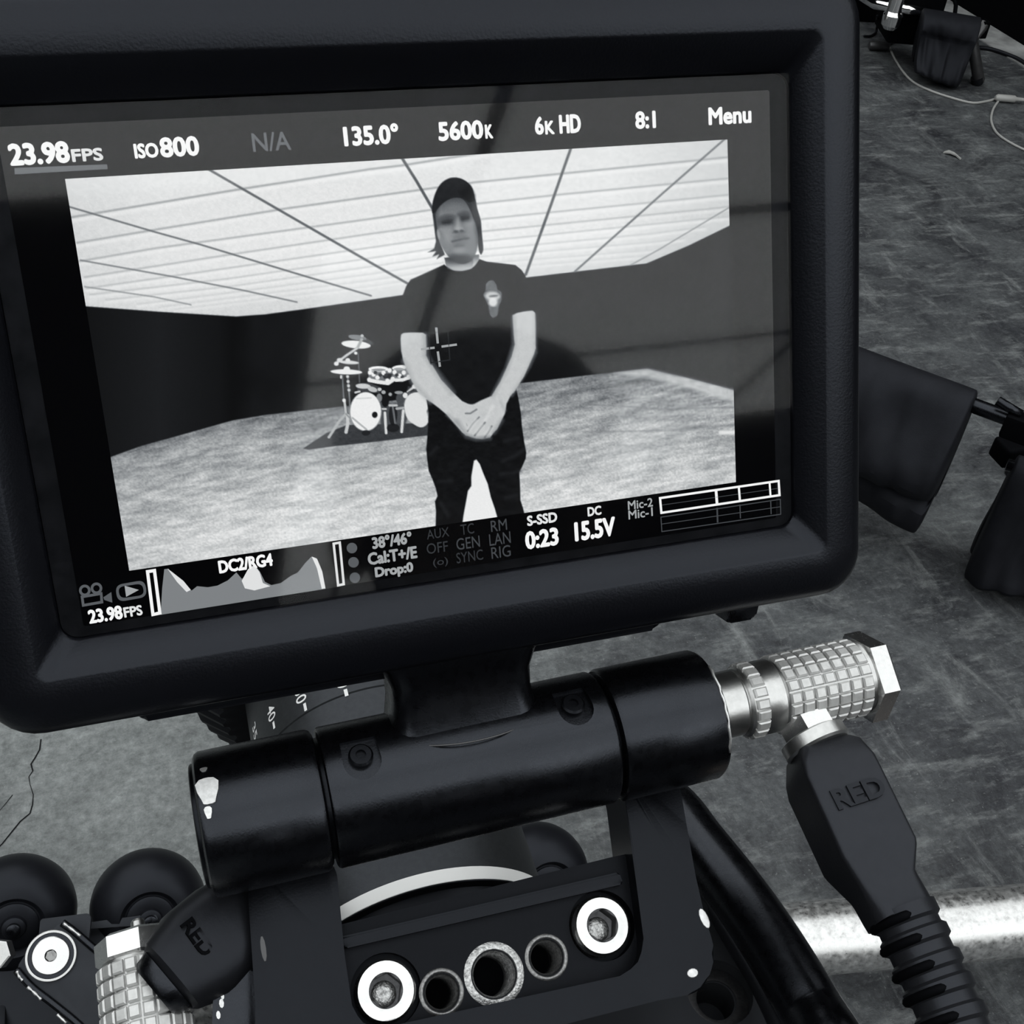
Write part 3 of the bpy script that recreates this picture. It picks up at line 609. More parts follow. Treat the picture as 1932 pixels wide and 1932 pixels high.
def seg(a, c_, wd):
    a = np.array(a, float); c_ = np.array(c_, float); t = (c_ - a) / np.linalg.norm(c_ - a); n_ = np.array([-t[1], t[0]]) * wd / 2
    return [tuple(a + n_), tuple(c_ + n_), tuple(c_ - n_), tuple(a - n_)]
def disc(cx, cy, r, n=20): return [(cx + r * math.cos(2 * math.pi * k / n), cy + r * math.sin(2 * math.pi * k / n)) for k in range(n)]
def ring(cx, cy, r, wd, n=24):
    out = []
    for k in range(n):
        a0, a1 = 2 * math.pi * k / n, 2 * math.pi * (k + 1) / n
        out.append([(cx + r * math.cos(a0), cy + r * math.sin(a0)), (cx + r * math.cos(a1), cy + r * math.sin(a1)), (cx + (r - wd) * math.cos(a1), cy + (r - wd) * math.sin(a1)), (cx + (r - wd) * math.cos(a0), cy + (r - wd) * math.sin(a0))])
    return out
ui_text('23.98', (20, 315), (134, 306), 43, bold=0.014); ui_text('FPS', (137, 307), (196, 302), 25, 225, bold=0.012)
ui_flat('underline', [[(27, 317), (202, 310), (203, 319), (28, 329)]], 105, 'grey underline beneath the frame rate')
ui_text('ISO', (255, 300), (301, 297), 29); ui_text('800', (304, 299), (378, 293), 39)
ui_text('N/A', (478, 287), (550, 283), 36, 105, 0.004)
ui_text('135.0°', (650, 277), (754, 271), 40); ui_text('5600', (828, 267), (913, 262), 37); ui_text('K', (916, 262), (931, 261), 27)
ui_text('6', (1010, 255), (1027, 254), 35); ui_text('K', (1029, 254), (1047, 253), 26); ui_text('HD', (1056, 253), (1097, 250), 36)
ui_text('8:1', (1199, 244), (1238, 242), 34); ui_text('Menu', (1337, 237), (1418, 232), 34)
ui_text('23.98', (169, 1178), (233, 1167), 27, bold=0.012); ui_text('FPS', (235, 1166), (270, 1160), 20, 225, bold=0.010)
# film-camera and playback icons
ui_flat('camera_icon', ring(160, 1114, 11, 5) + ring(182, 1110, 11, 5) + frame_polys((152, 1124), (193, 1117), (195, 1138), (155, 1145), 5) + [[(195, 1127), (210, 1117), (212, 1137), (197, 1132)]], 92, 'small film camera icon')
pr = [(x * 1.0, y) for x, y in [tuple(p) for p in round_poly([(217, 1104), (273, 1094), (278, 1126), (222, 1136)], 15, 6)]]
c0 = np.mean(np.array(pr), 0); pi_ = [tuple(c0 + (np.array(p) - c0) * np.array([0.82, 0.68])) for p in pr]
ui_flat('playback_icon', [[pr[i], pr[(i + 1) % len(pr)], pi_[(i + 1) % len(pr)], pi_[i]] for i in range(len(pr))], 92, 'rounded playback icon')
ui_flat('playback_triangle', [[(235, 1105), (262, 1113), (238, 1126)]], 165)
# histogram with its two marker bars
ui_flat('histogram_backdrop', [[(296, 1074), (640, 1025), (648, 1106), (306, 1160)]], 40, wz=-0.765)
K['ui_black'] = lcd_m
bpy.data.objects[[o.name for o in screen.children if o.name.startswith('histogram_backdrop')][0]].data.materials[0] = lcd_m
H_ = [(303, 1160), (306, 1110), (310, 1074), (318, 1073), (328, 1088), (342, 1098), (352, 1112), (362, 1114), (372, 1106), (392, 1108), (410, 1105), (430, 1095), (446, 1080), (456, 1092), (462, 1090), (470, 1072), (480, 1066), (490, 1078), (500, 1098), (512, 1104), (530, 1100), (548, 1087), (562, 1080), (576, 1062), (588, 1050), (598, 1054), (606, 1076), (614, 1111)]
hb = lambda x: 1160 - (x - 303) * (49 / 311.0)
ui_flat('histogram', [[H_[i], H_[i + 1], (H_[i + 1][0], hb(H_[i + 1][0])), (H_[i][0], hb(H_[i][0]))] for i in range(len(H_) - 1)], 130, 'grey exposure histogram', wz=-0.75)
ui_flat('histogram_peak', [[(316, 1073), (323, 1078), (346, 1096), (360, 1113), (352, 1117), (334, 1098)], [(456, 1096), (468, 1074), (480, 1066), (490, 1080), (496, 1100), (510, 1106), (480, 1114), (462, 1110)], [(588, 1050), (598, 1054), (608, 1078), (614, 1110), (607, 1111), (598, 1072)]], 225, 'bright peaks of the exposure histogram')
ui_text('DC2/RG4', (414, 1083), (516, 1067), 25)
ui_flat('histogram_marker', frame_polys((275, 1076), (294, 1073), (305, 1159), (286, 1163), 6), 245, 'white upright marker left of the histogram')
ui_flat('histogram_marker', frame_polys((627, 1024), (643, 1021), (651, 1104), (636, 1107), 4.5), 225, 'white upright marker right of the histogram')
for cx, cy in ((664, 1034), (667, 1061), (669.5, 1090)): ui_flat('status_dot', [disc(cx, cy, 10)], 92)
ui_text('38°/46°', (703, 1036), (778, 1026), 24, 165); ui_text('Cal:T+/E', (695, 1067), (788, 1053), 24, 165); ui_text('Drop:0', (709, 1096), (781, 1083), 25, 165)
ui_text('OFF', (806, 1046), (846, 1040), 20, 56, 0.0); ui_text('TC', (870, 1010), (895, 1006), 20, 56, 0.0); ui_text('GEN', (862, 1038), (906, 1032), 22, 70, 0.0)
ui_text('SYNC', (862, 1063), (912, 1056), 20, 56, 0.0); ui_text('RM', (927, 1004), (957, 999), 21, 70, 0.0); ui_text('LAN', (924, 1030), (964, 1024), 22, 70, 0.0); ui_text('RIG', (928, 1055), (964, 1049), 22, 70, 0.0)
ui_text('AUX', (806, 1018), (848, 1012), 18, 56, 0.0); ui_text('(o)', (818, 1072), (846, 1068), 18, 56, 0.0)
ui_text('S-SSD', (995, 993), (1052, 985), 20, 225); ui_text('0:23', (992, 1037), (1055, 1029), 35); ui_text('DC', (1109, 975), (1135, 971), 18, 225); ui_text('15.5V', (1085, 1022), (1162, 1011), 37)
ui_text('Mic-2', (1185, 962), (1232, 956), 17, 165, 0.006); ui_text('Mic-1', (1186, 980), (1232, 974), 17, 165, 0.006)
ui_flat('audio_meter', frame_polys((1243, 938), (1471, 905), (1473, 936), (1246, 970), 4.2) + [seg((1351, 926), (1353, 952), 5), seg((1394, 919), (1396, 944), 4), seg((1452, 911), (1454, 938), 3.5)], 245, 'white framed audio level meter')
ui_flat('audio_meter', frame_polys((1246, 975), (1473, 941), (1474, 971), (1248, 1004), 1.8) + [seg((1353, 958), (1354, 986), 3), seg((1396, 952), (1397, 978), 2), seg((1454, 944), (1455, 970), 2), seg((1247, 989), (1473, 956), 1.4), seg((1248, 953), (1471, 921), 1.2)], 70, 'dim framed audio level meter')
ui_flat('focus_cross', [seg((823, 618), (826, 648), 4.4), seg((826, 663), (830, 692), 4.4), seg((794, 659), (820, 656), 4.2), seg((833, 654), (862, 650), 4.2)], 165, 'white four-armed focus cross')
ui_flat('focus_box', frame_polys((806, 628), (846, 623), (850, 680), (812, 686), 2.4), 40, 'dim square around the focus cross')

# ================================================================== MONITOR HINGE (neck and barrel turn with the monitor)
def MV(u_, v_, w_): return MON((u_, v_, w_))
XA = np.array([1.0, 0, 0])
TILT = 0.020                                        # the hinge axis leans a little out of the monitor's level
XA = MON.A[0] + TILT * MON.A[1]; XA /= np.linalg.norm(XA)
def HVu(u_): return HV + (u_ - 18) * TILT
def ubar(u0): return MV(u0, HVu(u0), HW_)
def barrel(u0, u1, r, ch=0.8, seg=64):
    r /= 1000; L = (u1 - u0) / 1000; ch /= 1000
    return lathe(ubar(u0), XA, [(0, r - ch), (ch * 0.35, r - ch * 0.35), (ch, r), (L - ch, r), (L - ch * 0.35, r - ch * 0.35), (L, r - ch)], seg)
def hinge_hit(x, y, r=HR):
    """where the line of sight meets the barrel"""
    d = MON.A @ ray(x, y); o = camm; dv, dw = d[1] - d[0] * TILT, d[2]; ov, ow = o[1] - HVu(o[0]), o[2] - HW_
    A_ = dv * dv + dw * dw; B_ = ov * dv + ow * dw; C_ = ov * ov + ow * ow - r * r; k = (-B_ - math.sqrt(max(0, B_ * B_ - A_ * C_))) / A_
    p = o + d * k; return p
body = barrel(-23.4, 22.4, HR, 0.5, 72)
cut = []; scr = []
for (x, y) in ((682, 1428), (1084, 1330)):
    p = hinge_hit(x, y); nrm = np.array([0, p[1] - HVu(p[0]), p[2] - HW_]); nrm /= np.linalg.norm(nrm)
    nW = nrm @ MON.A; tW = np.cross(nW, XA); fr = Frame(MON(p), XA, tW, nW)
    if (tW @ MON.A[1]) < 0: fr = Frame(MON(p), -XA, -tW, nW)
    D = [(-2.7, 3.2), (2.7, 3.2)] + [(2.9 * math.cos(a), -0.6 + 2.9 * math.sin(a)) for a in np.linspace(0, -math.pi, 12)]
    cut.append(prism(fr, D[::-1], -1.1, 6)); scr.append(fr)
link('hinge_barrel', boolean(body, cut), 'anod', mon, 32)
for fr in scr:
    s_ = link('hinge_screw', lathe(fr((0, 0.5, -1.2)), fr.A[2], [(0, 0.0019), (0.0008, 0.0019), (0.0011, 0.0016), (0.0011, 0.0008), (0.0006, 0.0008)], 20), 'anod2', mon, 30, 'small black screw sunk in the hinge')
# neck: flared column from the barrel up to the housing
loops = []
for t, hw, hd in ((0.0, 15.5, 8.2), (0.10, 13.4, 7.4), (0.25, 11.8, 6.6), (0.45, 11.2, 6.2), (0.6, 11.3, 6.2), (0.75, 12.4, 6.6), (0.88, 14.6, 7.4), (1.0, 18.5, 8.5)):
    v_ = HV + 4 + t * (-43 - HV - 4); loops.append([MON((p[0] - 0.6, v_, -6.2 + p[1])) for p in rrect(-hw, hw, -hd, hd, 3.5, 4)])
link('neck', loft(loops), 'anod', mon, 50)
nr = [MON((11.6 * math.cos(a) - 0.6, HV + 7.6 + 1.4 * math.sin(a) * 0.2, HW_ + 8.3 * math.sin(a) + 0.3)) for a in np.linspace(math.pi * 0.12, math.pi * 0.88, 24)]
link('neck_seam', tube(nr, 0.00016, 8), 'stand', mon, None, 'thin worn line round the neck')

# ================================================================== HINGE BRACKET screwed to the cinema camera
K['plate'] = mat('dull_black_plate', (0.0014, 0.0014, 0.0018), 0.42, spec=0.13, var=0.3, scale=900, bump=0.05, bscale=2500)
brk = thing('monitor_bracket', BRK((0, -6, -8)), 'black metal yoke with two bright hex bolts holding the hinge of the monitor', 'bracket')
def BH(x, y, c_=4.0): return tuple(BRK.hit(x, y, c_))
link('hinge_cap', barrel(-42.3, -24.0, HR + 0.05, 1.0), 'anod', brk, 32)
link('hinge_cap', barrel(23.0, 41.6, HR + 0.10, 1.0), 'anod', brk, 32)
link('hinge_pin', barrel(-43.0, 42.2, HR - 1.6, 0.4), 'anod2', brk, 32)
# worn bright patches on the cap edges
for (x, y, a_, b_) in ((392, 1492, 1.5, 2.6), (393, 1533, 0.5, 1.1), (384, 1452, 0.5, 0.5)):
    d = MON.A @ ray(x, y); p = hinge_hit(x, y, HR + 0.10); nrm = np.array([0, p[1] - HVu(p[0]), p[2] - HW_]); nrm /= np.linalg.norm(nrm); nW = nrm @ MON.A
    fr = Frame(MON(p), XA, np.cross(nW, XA), nW)
    pts = [(a_ * math.cos(t) * (1 + 0.25 * math.sin(3 * t)), b_ * math.sin(t) * (1 + 0.2 * math.cos(2 * t))) for t in np.linspace(0, 2 * math.pi, 14, endpoint=False)]
    link('worn_patch', prism(fr, pts, -0.35, 0.05), 'worn', brk, None, 'bright patch where the black finish is worn')
for (x, y, L_, dx, dy) in ((1315, 1290, 0, 0, 0),):
    pass
wl = [hinge_hit(1300 + k * 4.2, 1253 + k * 9.6 + 0.06 * k * k, HR + 0.05) for k in range(1, 17)]
link('worn_edge', tube([MON((40.9 + 0.35 * math.sin(k * 2.1) * 0.3, p[1], p[2])) for k, p in enumerate(wl)], lambda t: 0.00016 + 0.00013 * abs(math.sin(t * 19)), 6), 'worn', brk, None, 'worn bright rim of the hinge cap')
# yoke: two arms and a cross bar in one plate, channel with bolts and threaded holes
RIM = [BH(1250, 1440), BH(1282, 1478), BH(1296, 1560), BH(1312, 1650), BH(1330, 1730), (*BH(1352, 1800), 3), (*BH(1328, 1872), 5), BH(1240, 1888), BH(900, 1975), BH(640, 2050), (*BH(478, 2100), 3), BH(482, 1900), BH(468, 1690), BH(470, 1620),
       BH(612, 1590), BH(636, 1650), BH(650, 1800), (*BH(672, 1950), 4), (*BH(1222, 1830), 6), BH(1205, 1700), BH(1178, 1500), BH(1160, 1440)]
link('yoke', prism(BRK, round_poly(RIM, 0.6), -8, 4, 0.9, 3), 'anod2', brk, 35)
PLATE = [BH(612, 1752, 0), BH(1150, 1618, 0), BH(1235, 1600, 0), BH(1260, 1850, 0), BH(1250, 1880, 0), BH(660, 2010, 0), BH(630, 1990, 0)]
plate = prism(BRK, round_poly(PLATE, 0.5), -9, 0, 0.4)
holes = []; HL = {'boltL': (728, 1869, 5.6), 'h1': (833, 1872, 2.75), 'h2': (932, 1838, 3.55), 'h3': (1031, 1806, 2.75), 'boltR': (1136, 1746, 5.6)}
for k_, (x, y, r) in HL.items():
    c_ = BH(x, y, 0); holes.append(lathe(BRK((c_[0], c_[1], -20 if r < 5 else -2.6)), BRK.A[2], [(0, r / 1000), (0.03, r / 1000)], 40))
link('cross_plate', boolean(plate, holes), 'plate', brk, 30)
RID = [BH(640, 1768, 1.6), BH(1168, 1645, 1.6), BH(1176, 1668, 1.6), BH(650, 1790, 1.6)]
link('ridge', prism(BRK, round_poly(RID, 0.5), -2, 1.6, 0.5), 'anod2', brk, 35)
# sunk seats and bolts
for nm in ('boltL', 'boltR'):
    x, y, r = HL[nm]; c_ = BH(x, y, 2.0); o = BRK((c_[0], c_[1], -2.4)); n_ = BRK.A[2]
    R_ = 4.75 / 1000
    bolt = link('hex_bolt', lathe(o, n_, [(0, R_), (0.0040, R_), (0.0046, R_ - 0.0004), (0.0047, R_ - 0.0008), (0.0047, R_ - 0.0021)], 40, True, False), 'steel', brk, 40, 'bright steel bolt head with a hexagon socket')
    fr = Frame(o, BRK.A[0], BRK.A[1], n_); rh = 2.65
    hexa = [(rh * 1.10 * math.cos(math.radians(60 * k + 12)), rh * 1.10 * math.sin(math.radians(60 * k + 12))) for k in range(6)]
    n_c = 36; top = [fr((2.66 * math.cos(2 * math.pi * k / n_c), 2.66 * math.sin(2 * math.pi * k / n_c), 4.7)) for k in range(n_c)]
    def hx(k, sc=1.0):
        a = 2 * math.pi * k / n_c; s = math.radians(60); rr = rh * math.cos(s / 2) / math.cos(((a - math.radians(12)) % s) - s / 2) * sc; return (rr * math.cos(a), rr * math.sin(a))
    me = loft([top, [fr((*hx(k), 4.6)) for k in range(n_c)], [fr((*hx(k), 1.6)) for k in range(n_c)], [fr((*hx(k, 0.45), 1.2)) for k in range(n_c)], [fr((*hx(k, 0.1), 1.15)) for k in range(n_c)]], True, False, True)
    link('hex_socket', me, 'darkmetal', bolt, 35)  # dark metal puts the recess shade into the colour of the socket walls
    link('socket_floor', lathe(fr((-0.2, -0.4, 1.3)), n_, [(0, 0.0021), (0.0004, 0.0019), (0.0005, 0.0009), (0.0004, 0.0001)], 20), 'thread2', bolt, 60)
for nm, rad, mt in (('h1', 2.75, 'thread'), ('h2', 3.55, 'thread2'), ('h3', 2.75, 'thread')):
    x, y, r = HL[nm]; c_ = BH(x, y, 0); prof = []
    for k in range(9): prof += [(-0.0005 - k * 0.0009, rad / 1000 - 0.00002), (-0.0005 - (k + 0.5) * 0.0009, rad / 1000 - 0.00032)]
    rw = 1.35 if nm == 'h2' else 0.85; prof = [(0.00006, (rad + rw) / 1000), (0.00030, (rad + rw * 0.6) / 1000), (0.00026, (rad + 0.25) / 1000), (-0.0003, rad / 1000)] + prof + [(-0.0095, rad / 1000 - 0.0004)]
    link('threaded_hole', lathe(BRK((c_[0], c_[1], 0)), BRK.A[2], prof, 36, False, False), mt, brk, 60, 'threaded hole with bare metal thread')
    link('hole_bottom', lathe(BRK((c_[0], c_[1], -9.6)), BRK.A[2], [(0, rad / 1000), (0.0006, rad / 1000 - 0.0003)], 24), 'black', brk, None)
# worn corner marks of the yoke
for (x, y, a_, b_, an) in ((1328, 1733, 0.75, 1.7, 0.15), (1306, 1836, 1.0, 0.75, 0.0)):
    c_ = BH(x, y, 3.75); fr = Frame(BRK((c_[0], c_[1], 3.75)), BRK.A[0], BRK.A[1], BRK.A[2])
    pts = [(a_ * math.cos(t) * math.cos(an) - b_ * math.sin(t) * math.sin(an), a_ * math.cos(t) * math.sin(an) + b_ * math.sin(t) * math.cos(an)) for t in np.linspace(0, 2 * math.pi, 12, endpoint=False)]
    link('worn_patch', prism(fr, pts, -0.6, 0.35, 0.15), 'worn', brk, 60, 'bright chip on the yoke corner')
# rounded side block at the foot of the left arm
sb = [(400, 1932), (402, 1880), (415, 1845), (440, 1822), (486, 1812), (500, 2060), (398, 2060)]
link('side_block', prism(BRK, round_poly([BH(x, y, 1) for x, y in sb], 1.8), -9, 1, 1.2, 3), 'anod', brk, 40)
for (x, y, r) in ((425, 1865, 0.35), (418, 1893, 0.45), (412, 1915, 0.4), (420, 1880, 0.3)):
    c_ = BH(x, y, 1); link('worn_patch', prism(BRK, [(c_[0] + r * 0.8 * math.cos(t), c_[1] + r * 1.5 * math.sin(t)) for t in np.linspace(0, 6.28, 9)[:-1]], 0.2, 1.06), 'worn', brk, None)
c_ = BH(497, 1790, 4); link('worn_patch', prism(BRK, [(c_[0] + 0.4 * math.cos(t), c_[1] + 1.9 * math.sin(t)) for t in np.linspace(0, 6.28, 11)[:-1]], 3.2, 4.05), 'stand', brk, None)

# ================================================================== RIGHT-ANGLE CABLE CONNECTORS
def knurl(o, d, r, L, rows, cols, h=0.0005, gap=0.22, ref=None, skip=None):
    a, b_, d = basis(d); V = []; F = []; n = 5
    for i in range(rows):
        t0, t1 = L * (i + gap / 2) / rows, L * (i + 1 - gap / 2) / rows
        for j in range(cols):
            A0, A1 = 2 * math.pi * (j + gap / 2) / cols, 2 * math.pi * (j + 1 - gap / 2) / cols
            base = len(V); ins = 0.13; dt, dA = (t1 - t0) * ins, (A1 - A0) * ins
            for (rr, tt0, tt1, AA0, AA1) in ((r - 0.0002, t0, t1, A0, A1), (r + h * 0.6, t0, t1, A0, A1), (r + h, t0 + dt, t1 - dt, A0 + dA, A1 - dA)):
                for tt, an in ((tt0, AA0), (tt1, AA0), (tt1, AA1), (tt0, AA1)): V.append(o + d * tt + rr * (a * math.cos(an) + b_ * math.sin(an)))
            for lv in (0, 4):
                for k in range(4): F.append((base + lv + k, base + lv + (k + 1) % 4, base + lv + 4 + (k + 1) % 4, base + lv + 4 + k))
            F.append((base + 8, base + 9, base + 10, base + 11))
    return bmesh_fix(pmesh(V, F))
def octo(wd, hd, ch): return [(wd, hd - ch), (wd - ch, hd), (-wd + ch, hd), (-wd, hd - ch), (-wd, -hd + ch), (-wd + ch, -hd), (wd - ch, -hd), (wd, -hd + ch)]
def round_sec(wd, hd, r): return rrect(-wd, wd, -hd, hd, r, 4)
def boot_mesh(path, secs, up):
    """secs: (t along the path 0..1, half width, half height) in mm; rounded-rectangle sections, up = side facing the eye"""
    P = [np.asarray(p, float) for p in path]; cum = [0]
    for i in range(1, len(P)): cum.append(cum[-1] + np.linalg.norm(P[i] - P[i - 1]))
    def pt(t):
        s = t * cum[-1]
        for i in range(1, len(P)):
            if s <= cum[i] or i == len(P) - 1:
                k = (s - cum[i - 1]) / (cum[i] - cum[i - 1]); return P[i - 1] + (P[i] - P[i - 1]) * k
    loops = []
    for t, wd, hd, r in secs:
        d = pt(min(1, t + 0.02)) - pt(max(0, t - 0.02)); d /= np.linalg.norm(d); h = np.asarray(up, float); h = h - d * (h @ d); h /= np.linalg.norm(h); s_ = np.cross(h, d)
        p = pt(t); loops.append([p + s_ * x / 1000 + h * y / 1000 for x, y in round_sec(wd, hd, min(r, wd * 0.95, hd * 0.95))])
    return loft(loops)

# --- right connector, plugged into the hinge end
pc = thing('power_cable', at(1830, 1960, 0.2), 'dark ribbed cable with a knurled silver right-angle plug in the hinge end', 'cable')
CV = HV + 1.2                                       # plug axis sits a little above the hinge axis
def pl(u_): return MV(u_, CV, HW_)
RC = 6.9 / 1000
link('plug_sleeve', lathe(pl(41.5), XA, [(0, 0.0060), (0.0012, 0.0060), (0.0016, 0.0057), (0.0058, 0.0057), (0.0062, 0.0053), (0.0066, 0.0053)], 48), 'satin', pc, 35)
link('plug_collar', lathe(pl(48.0), XA, [(0, 0.0058), (0.0004, 0.0061), (0.0034, 0.0061), (0.0040, 0.0064), (0.0062, 0.0064), (0.0066, 0.0060)], 48), 'satin', pc, 35)
link('collar_knurl', knurl(pl(48.3), XA, 0.0061, 0.0030, 1, 20, 0.00055, 0.22), 'knurl', pc, 30)
link('plug_body', lathe(pl(54.4), XA, [(0, 0.0060), (0.0004, 0.0064), (0.0162, 0.0064), (0.0170, 0.0066), (0.0174, 0.0062), (0.0180, 0.0060)], 48), 'satin', pc, 35)
link('body_knurl', knurl(pl(54.6), XA, 0.0064, 0.0162, 7, 20, 0.0006, 0.14), 'knurl', pc, 30)
link('plug_end_nut', lathe(pl(71.4), XA, [(0, 0.0068), (0.0003, 0.0081), (0.0034, 0.0081), (0.0039, 0.0076)], 6, ref=(0, -0.866, 0.5)), 'steel', pc, 15)
e0 = at(1516, 1362, 0.2060); e1 = at(1540, 1404, 0.2050)
de = (e1 - e0) / np.linalg.norm(e1 - e0)
link('elbow_nut', lathe(e0 - de * 0.001, de, [(-0.003, 0.0040), (0.0006, 0.0041), (0.0009, 0.0050), (0.0036, 0.0050), (0.0040, 0.0044)], 6), 'steel', pc, 20)
link('elbow_ring', lathe(e0 + de * 0.0025, de, [(0, 0.0050), (0.0004, 0.0058), (0.0024, 0.0058), (0.0028, 0.0054)], 40), 'satin', pc, 30)
bp_ = [at(1550, 1412, 0.2062), at(1581, 1500, 0.2035), at(1632, 1600, 0.2015), at(1658, 1660, 0.2005), at(1698, 1730, 0.1995)]
up = -ray(1600, 1540); _bd = bp_[3] - bp_[0]; _bd /= np.linalg.norm(_bd); up = np.array(Matrix.Rotation(math.radians(24), 3, Vector(_bd)) @ Vector(up))
if up[0] < (-ray(1600, 1540))[0]: up = np.array(Matrix.Rotation(math.radians(-48), 3, Vector(_bd)) @ Vector(up))
secs = [(0.0, 5.0, 4.6, 2.2), (0.03, 5.6, 5.2, 1.6), (0.14, 6.4, 5.7, 0.9), (0.22, 6.6, 5.8, 0.8), (0.66, 6.5, 5.7, 0.8), (0.69, 6.3, 5.5, 0.8), (0.83, 4.9, 4.2, 1.2), (0.86, 4.9, 4.3, 1.6), (0.95, 5.0, 4.7, 2.4), (1.0, 5.0, 4.7, 2.6)]
boot = link('boot', boot_mesh(bp_, secs, up), 'rubber2', pc, 32)
# raised maker's lettering on the boot
def letters_on(s, fr, w_, h_, name, material, parent, depth=0.25):
    V, F = text_mesh(s, 0.03); n = len(V); vv = [fr((w_ * (x - 0.5), h_ * (y - 0.5), 0)) for x, y in V] + [fr((w_ * (x - 0.5), h_ * (y - 0.5), depth)) for x, y in V]
    FF = [tuple(i + n for i in f) for f in F]; ec = {}
    for f in F:
        for i in range(len(f)):
            e = (f[i], f[(i + 1) % len(f)]); ec[e] = ec.get(e, 0) + 1
    for (a, c) in ec:
        if (c, a) not in ec: FF.append((a, c, c + n, a + n))
    return link(name, bmesh_fix(pmesh(vv, FF)), material, parent, None, 'raised lettering on the rubber boot')
bd = bp_[2] - bp_[1]; bd /= np.linalg.norm(bd); hN = up - bd * (up @ bd); hN /= np.linalg.norm(hN); sx = np.cross(bd, hN)
sx = sx if sx[0] > 0 else -sx
ctr = at(1622, 1512, 0.2035); ctr = bp_[1] + bd * ((ctr - bp_[1]) @ bd) + sx * 0.0008 + hN * 0.00565
letters_on('RED', Frame(ctr, sx, -bd, hN), 9.0, 3.4, 'raised_letters', 'rubber', boot, 0.55)
# ribbed strain relief and the cable leaving the frame
sr = smooth_path([at(1700, 1716, 0.1996), at(1740, 1800, 0.199), at(1782, 1890, 0.1985), at(1822, 1985, 0.198), at(1850, 2080, 0.198)], 14)
link('strain_relief', tube(sr, lambda t: 0.0052 + 0.0003 * (1 if (t * 7.4) % 1 < 0.55 else -1), 20), 'rubber2', pc, 35)
for k in range(9):
    i = int(3 + k * 7.6)
    if i + 1 >= len(sr): break
    p = sr[i]; d = sr[min(i + 1, len(sr) - 1)] - sr[i - 1]; d /= np.linalg.norm(d); h = -ray(1780, 1850); h = h - d * (h @ d); h /= np.linalg.norm(h); s_ = np.cross(d, h)
    s_ = s_ if s_[0] > 0 else -s_
    arc = [p + 0.0052 * (math.cos(a) * h + math.sin(a) * s_) for a in np.linspace(-1.5, 0.28, 12)]
    link('relief_slot', tube(arc, lambda t: 0.00075 * math.sqrt(max(0.05, 1 - max(0, (t - 0.85) / 0.15) ** 2)), 8), 'black', pc, None)
cb = smooth_path([at(1846, 2070, 0.198), at(1880, 2200, 0.22), at(1900, 2400, 0.40), on_z(1900, 2500, 0.35), on_z(1850, 2450, 0.02)], 10)
link('cable', tube(cb, 0.0032, 12), 'rubber', pc, None)

# --- left connector on the camera side
lc = thing('control_cable', at(280, 1960, 0.21), 'black cable boot on a knurled silver plug beside the left bracket arm', 'cable')
a0, a1 = at(267, 1812, 0.2010), at(283, 1975, 0.1985); ad_ = (a1 - a0) / np.linalg.norm(a1 - a0)
link('plug_end_nut', lathe(a0 - ad_ * 0.0040, ad_, [(0, 0.0060), (0.0005, 0.0068), (0.0036, 0.0068), (0.0040, 0.0063)], 8, ref=-ray(264, 1812)), 'steel', lc, 15)
link('plug_body', lathe(a0, ad_, [(0, 0.0060), (0.0006, 0.0063), (0.026, 0.0063), (0.0264, 0.006)], 48), 'satin', lc, 30)
link('body_knurl', knurl(a0 + ad_ * 0.0004, ad_, 0.0063, 0.0252, 11, 20, 0.0006, 0.16), 'knurl', lc, 30)
link('plug_pin', lathe(a0 - ad_ * 0.0064, ad_, [(0, 0.0008), (0.0004, 0.0011), (0.004, 0.0013)], 16), 'satin', lc, 30)
b0, b1 = at(302, 1862, 0.1955), at(352, 1812, 0.196)
bpth = [at(292, 1872, 0.1955), at(350, 1818, 0.196), at(420, 1762, 0.1985), at(520, 1690, 0.204)]
up = -ray(400, 1780)
link('boot_ring', boot_mesh([bpth[0] * 1.0, at(318, 1848, 0.1955)], [(0, 4.4, 4.4, 3.5), (0.25, 5.0, 5.0, 3.8), (1, 5.6, 5.4, 4.2)], up), 'anod', lc, 35)
boot = link('boot', boot_mesh(bpth, [(0.09, 5.4, 5.2, 4.5), (0.13, 6.4, 6.2, 4.8), (0.30, 7.8, 7.0, 5.0), (0.50, 8.0, 7.0, 5.0), (0.52, 8.0, 7.1, 5.0), (0.85, 7.4, 6.8, 5.0), (1.0, 7.0, 6.4, 5.0)], up), 'rubber', lc, 35)
bd = bpth[2] - bpth[1]; bd /= np.linalg.norm(bd); hN = up - bd * (up @ bd); hN /= np.linalg.norm(hN); sx = np.cross(bd, hN)
sx = sx if sx @ (at(366, 1700, 0.2) - at(372, 1790, 0.2)) < 0 else -sx
ctr = at(371, 1766, 0.19); ctr = bpth[1] + bd * ((ctr - bpth[1]) @ bd) + sx * ((ctr - bpth[1]) @ sx) * 0.9 + hN * 0.0066
letters_on('RED', Frame(ctr, sx, bd, hN), 6.0, 2.2, 'raised_letters', 'black', boot, 0.4)
link('cable', tube(smooth_path([at(515, 1692, 0.204), at(560, 1680, 0.222), at(600, 1720, 0.26), at(640, 1850, 0.30)], 8), 0.0036, 12), 'rubber', lc, None)

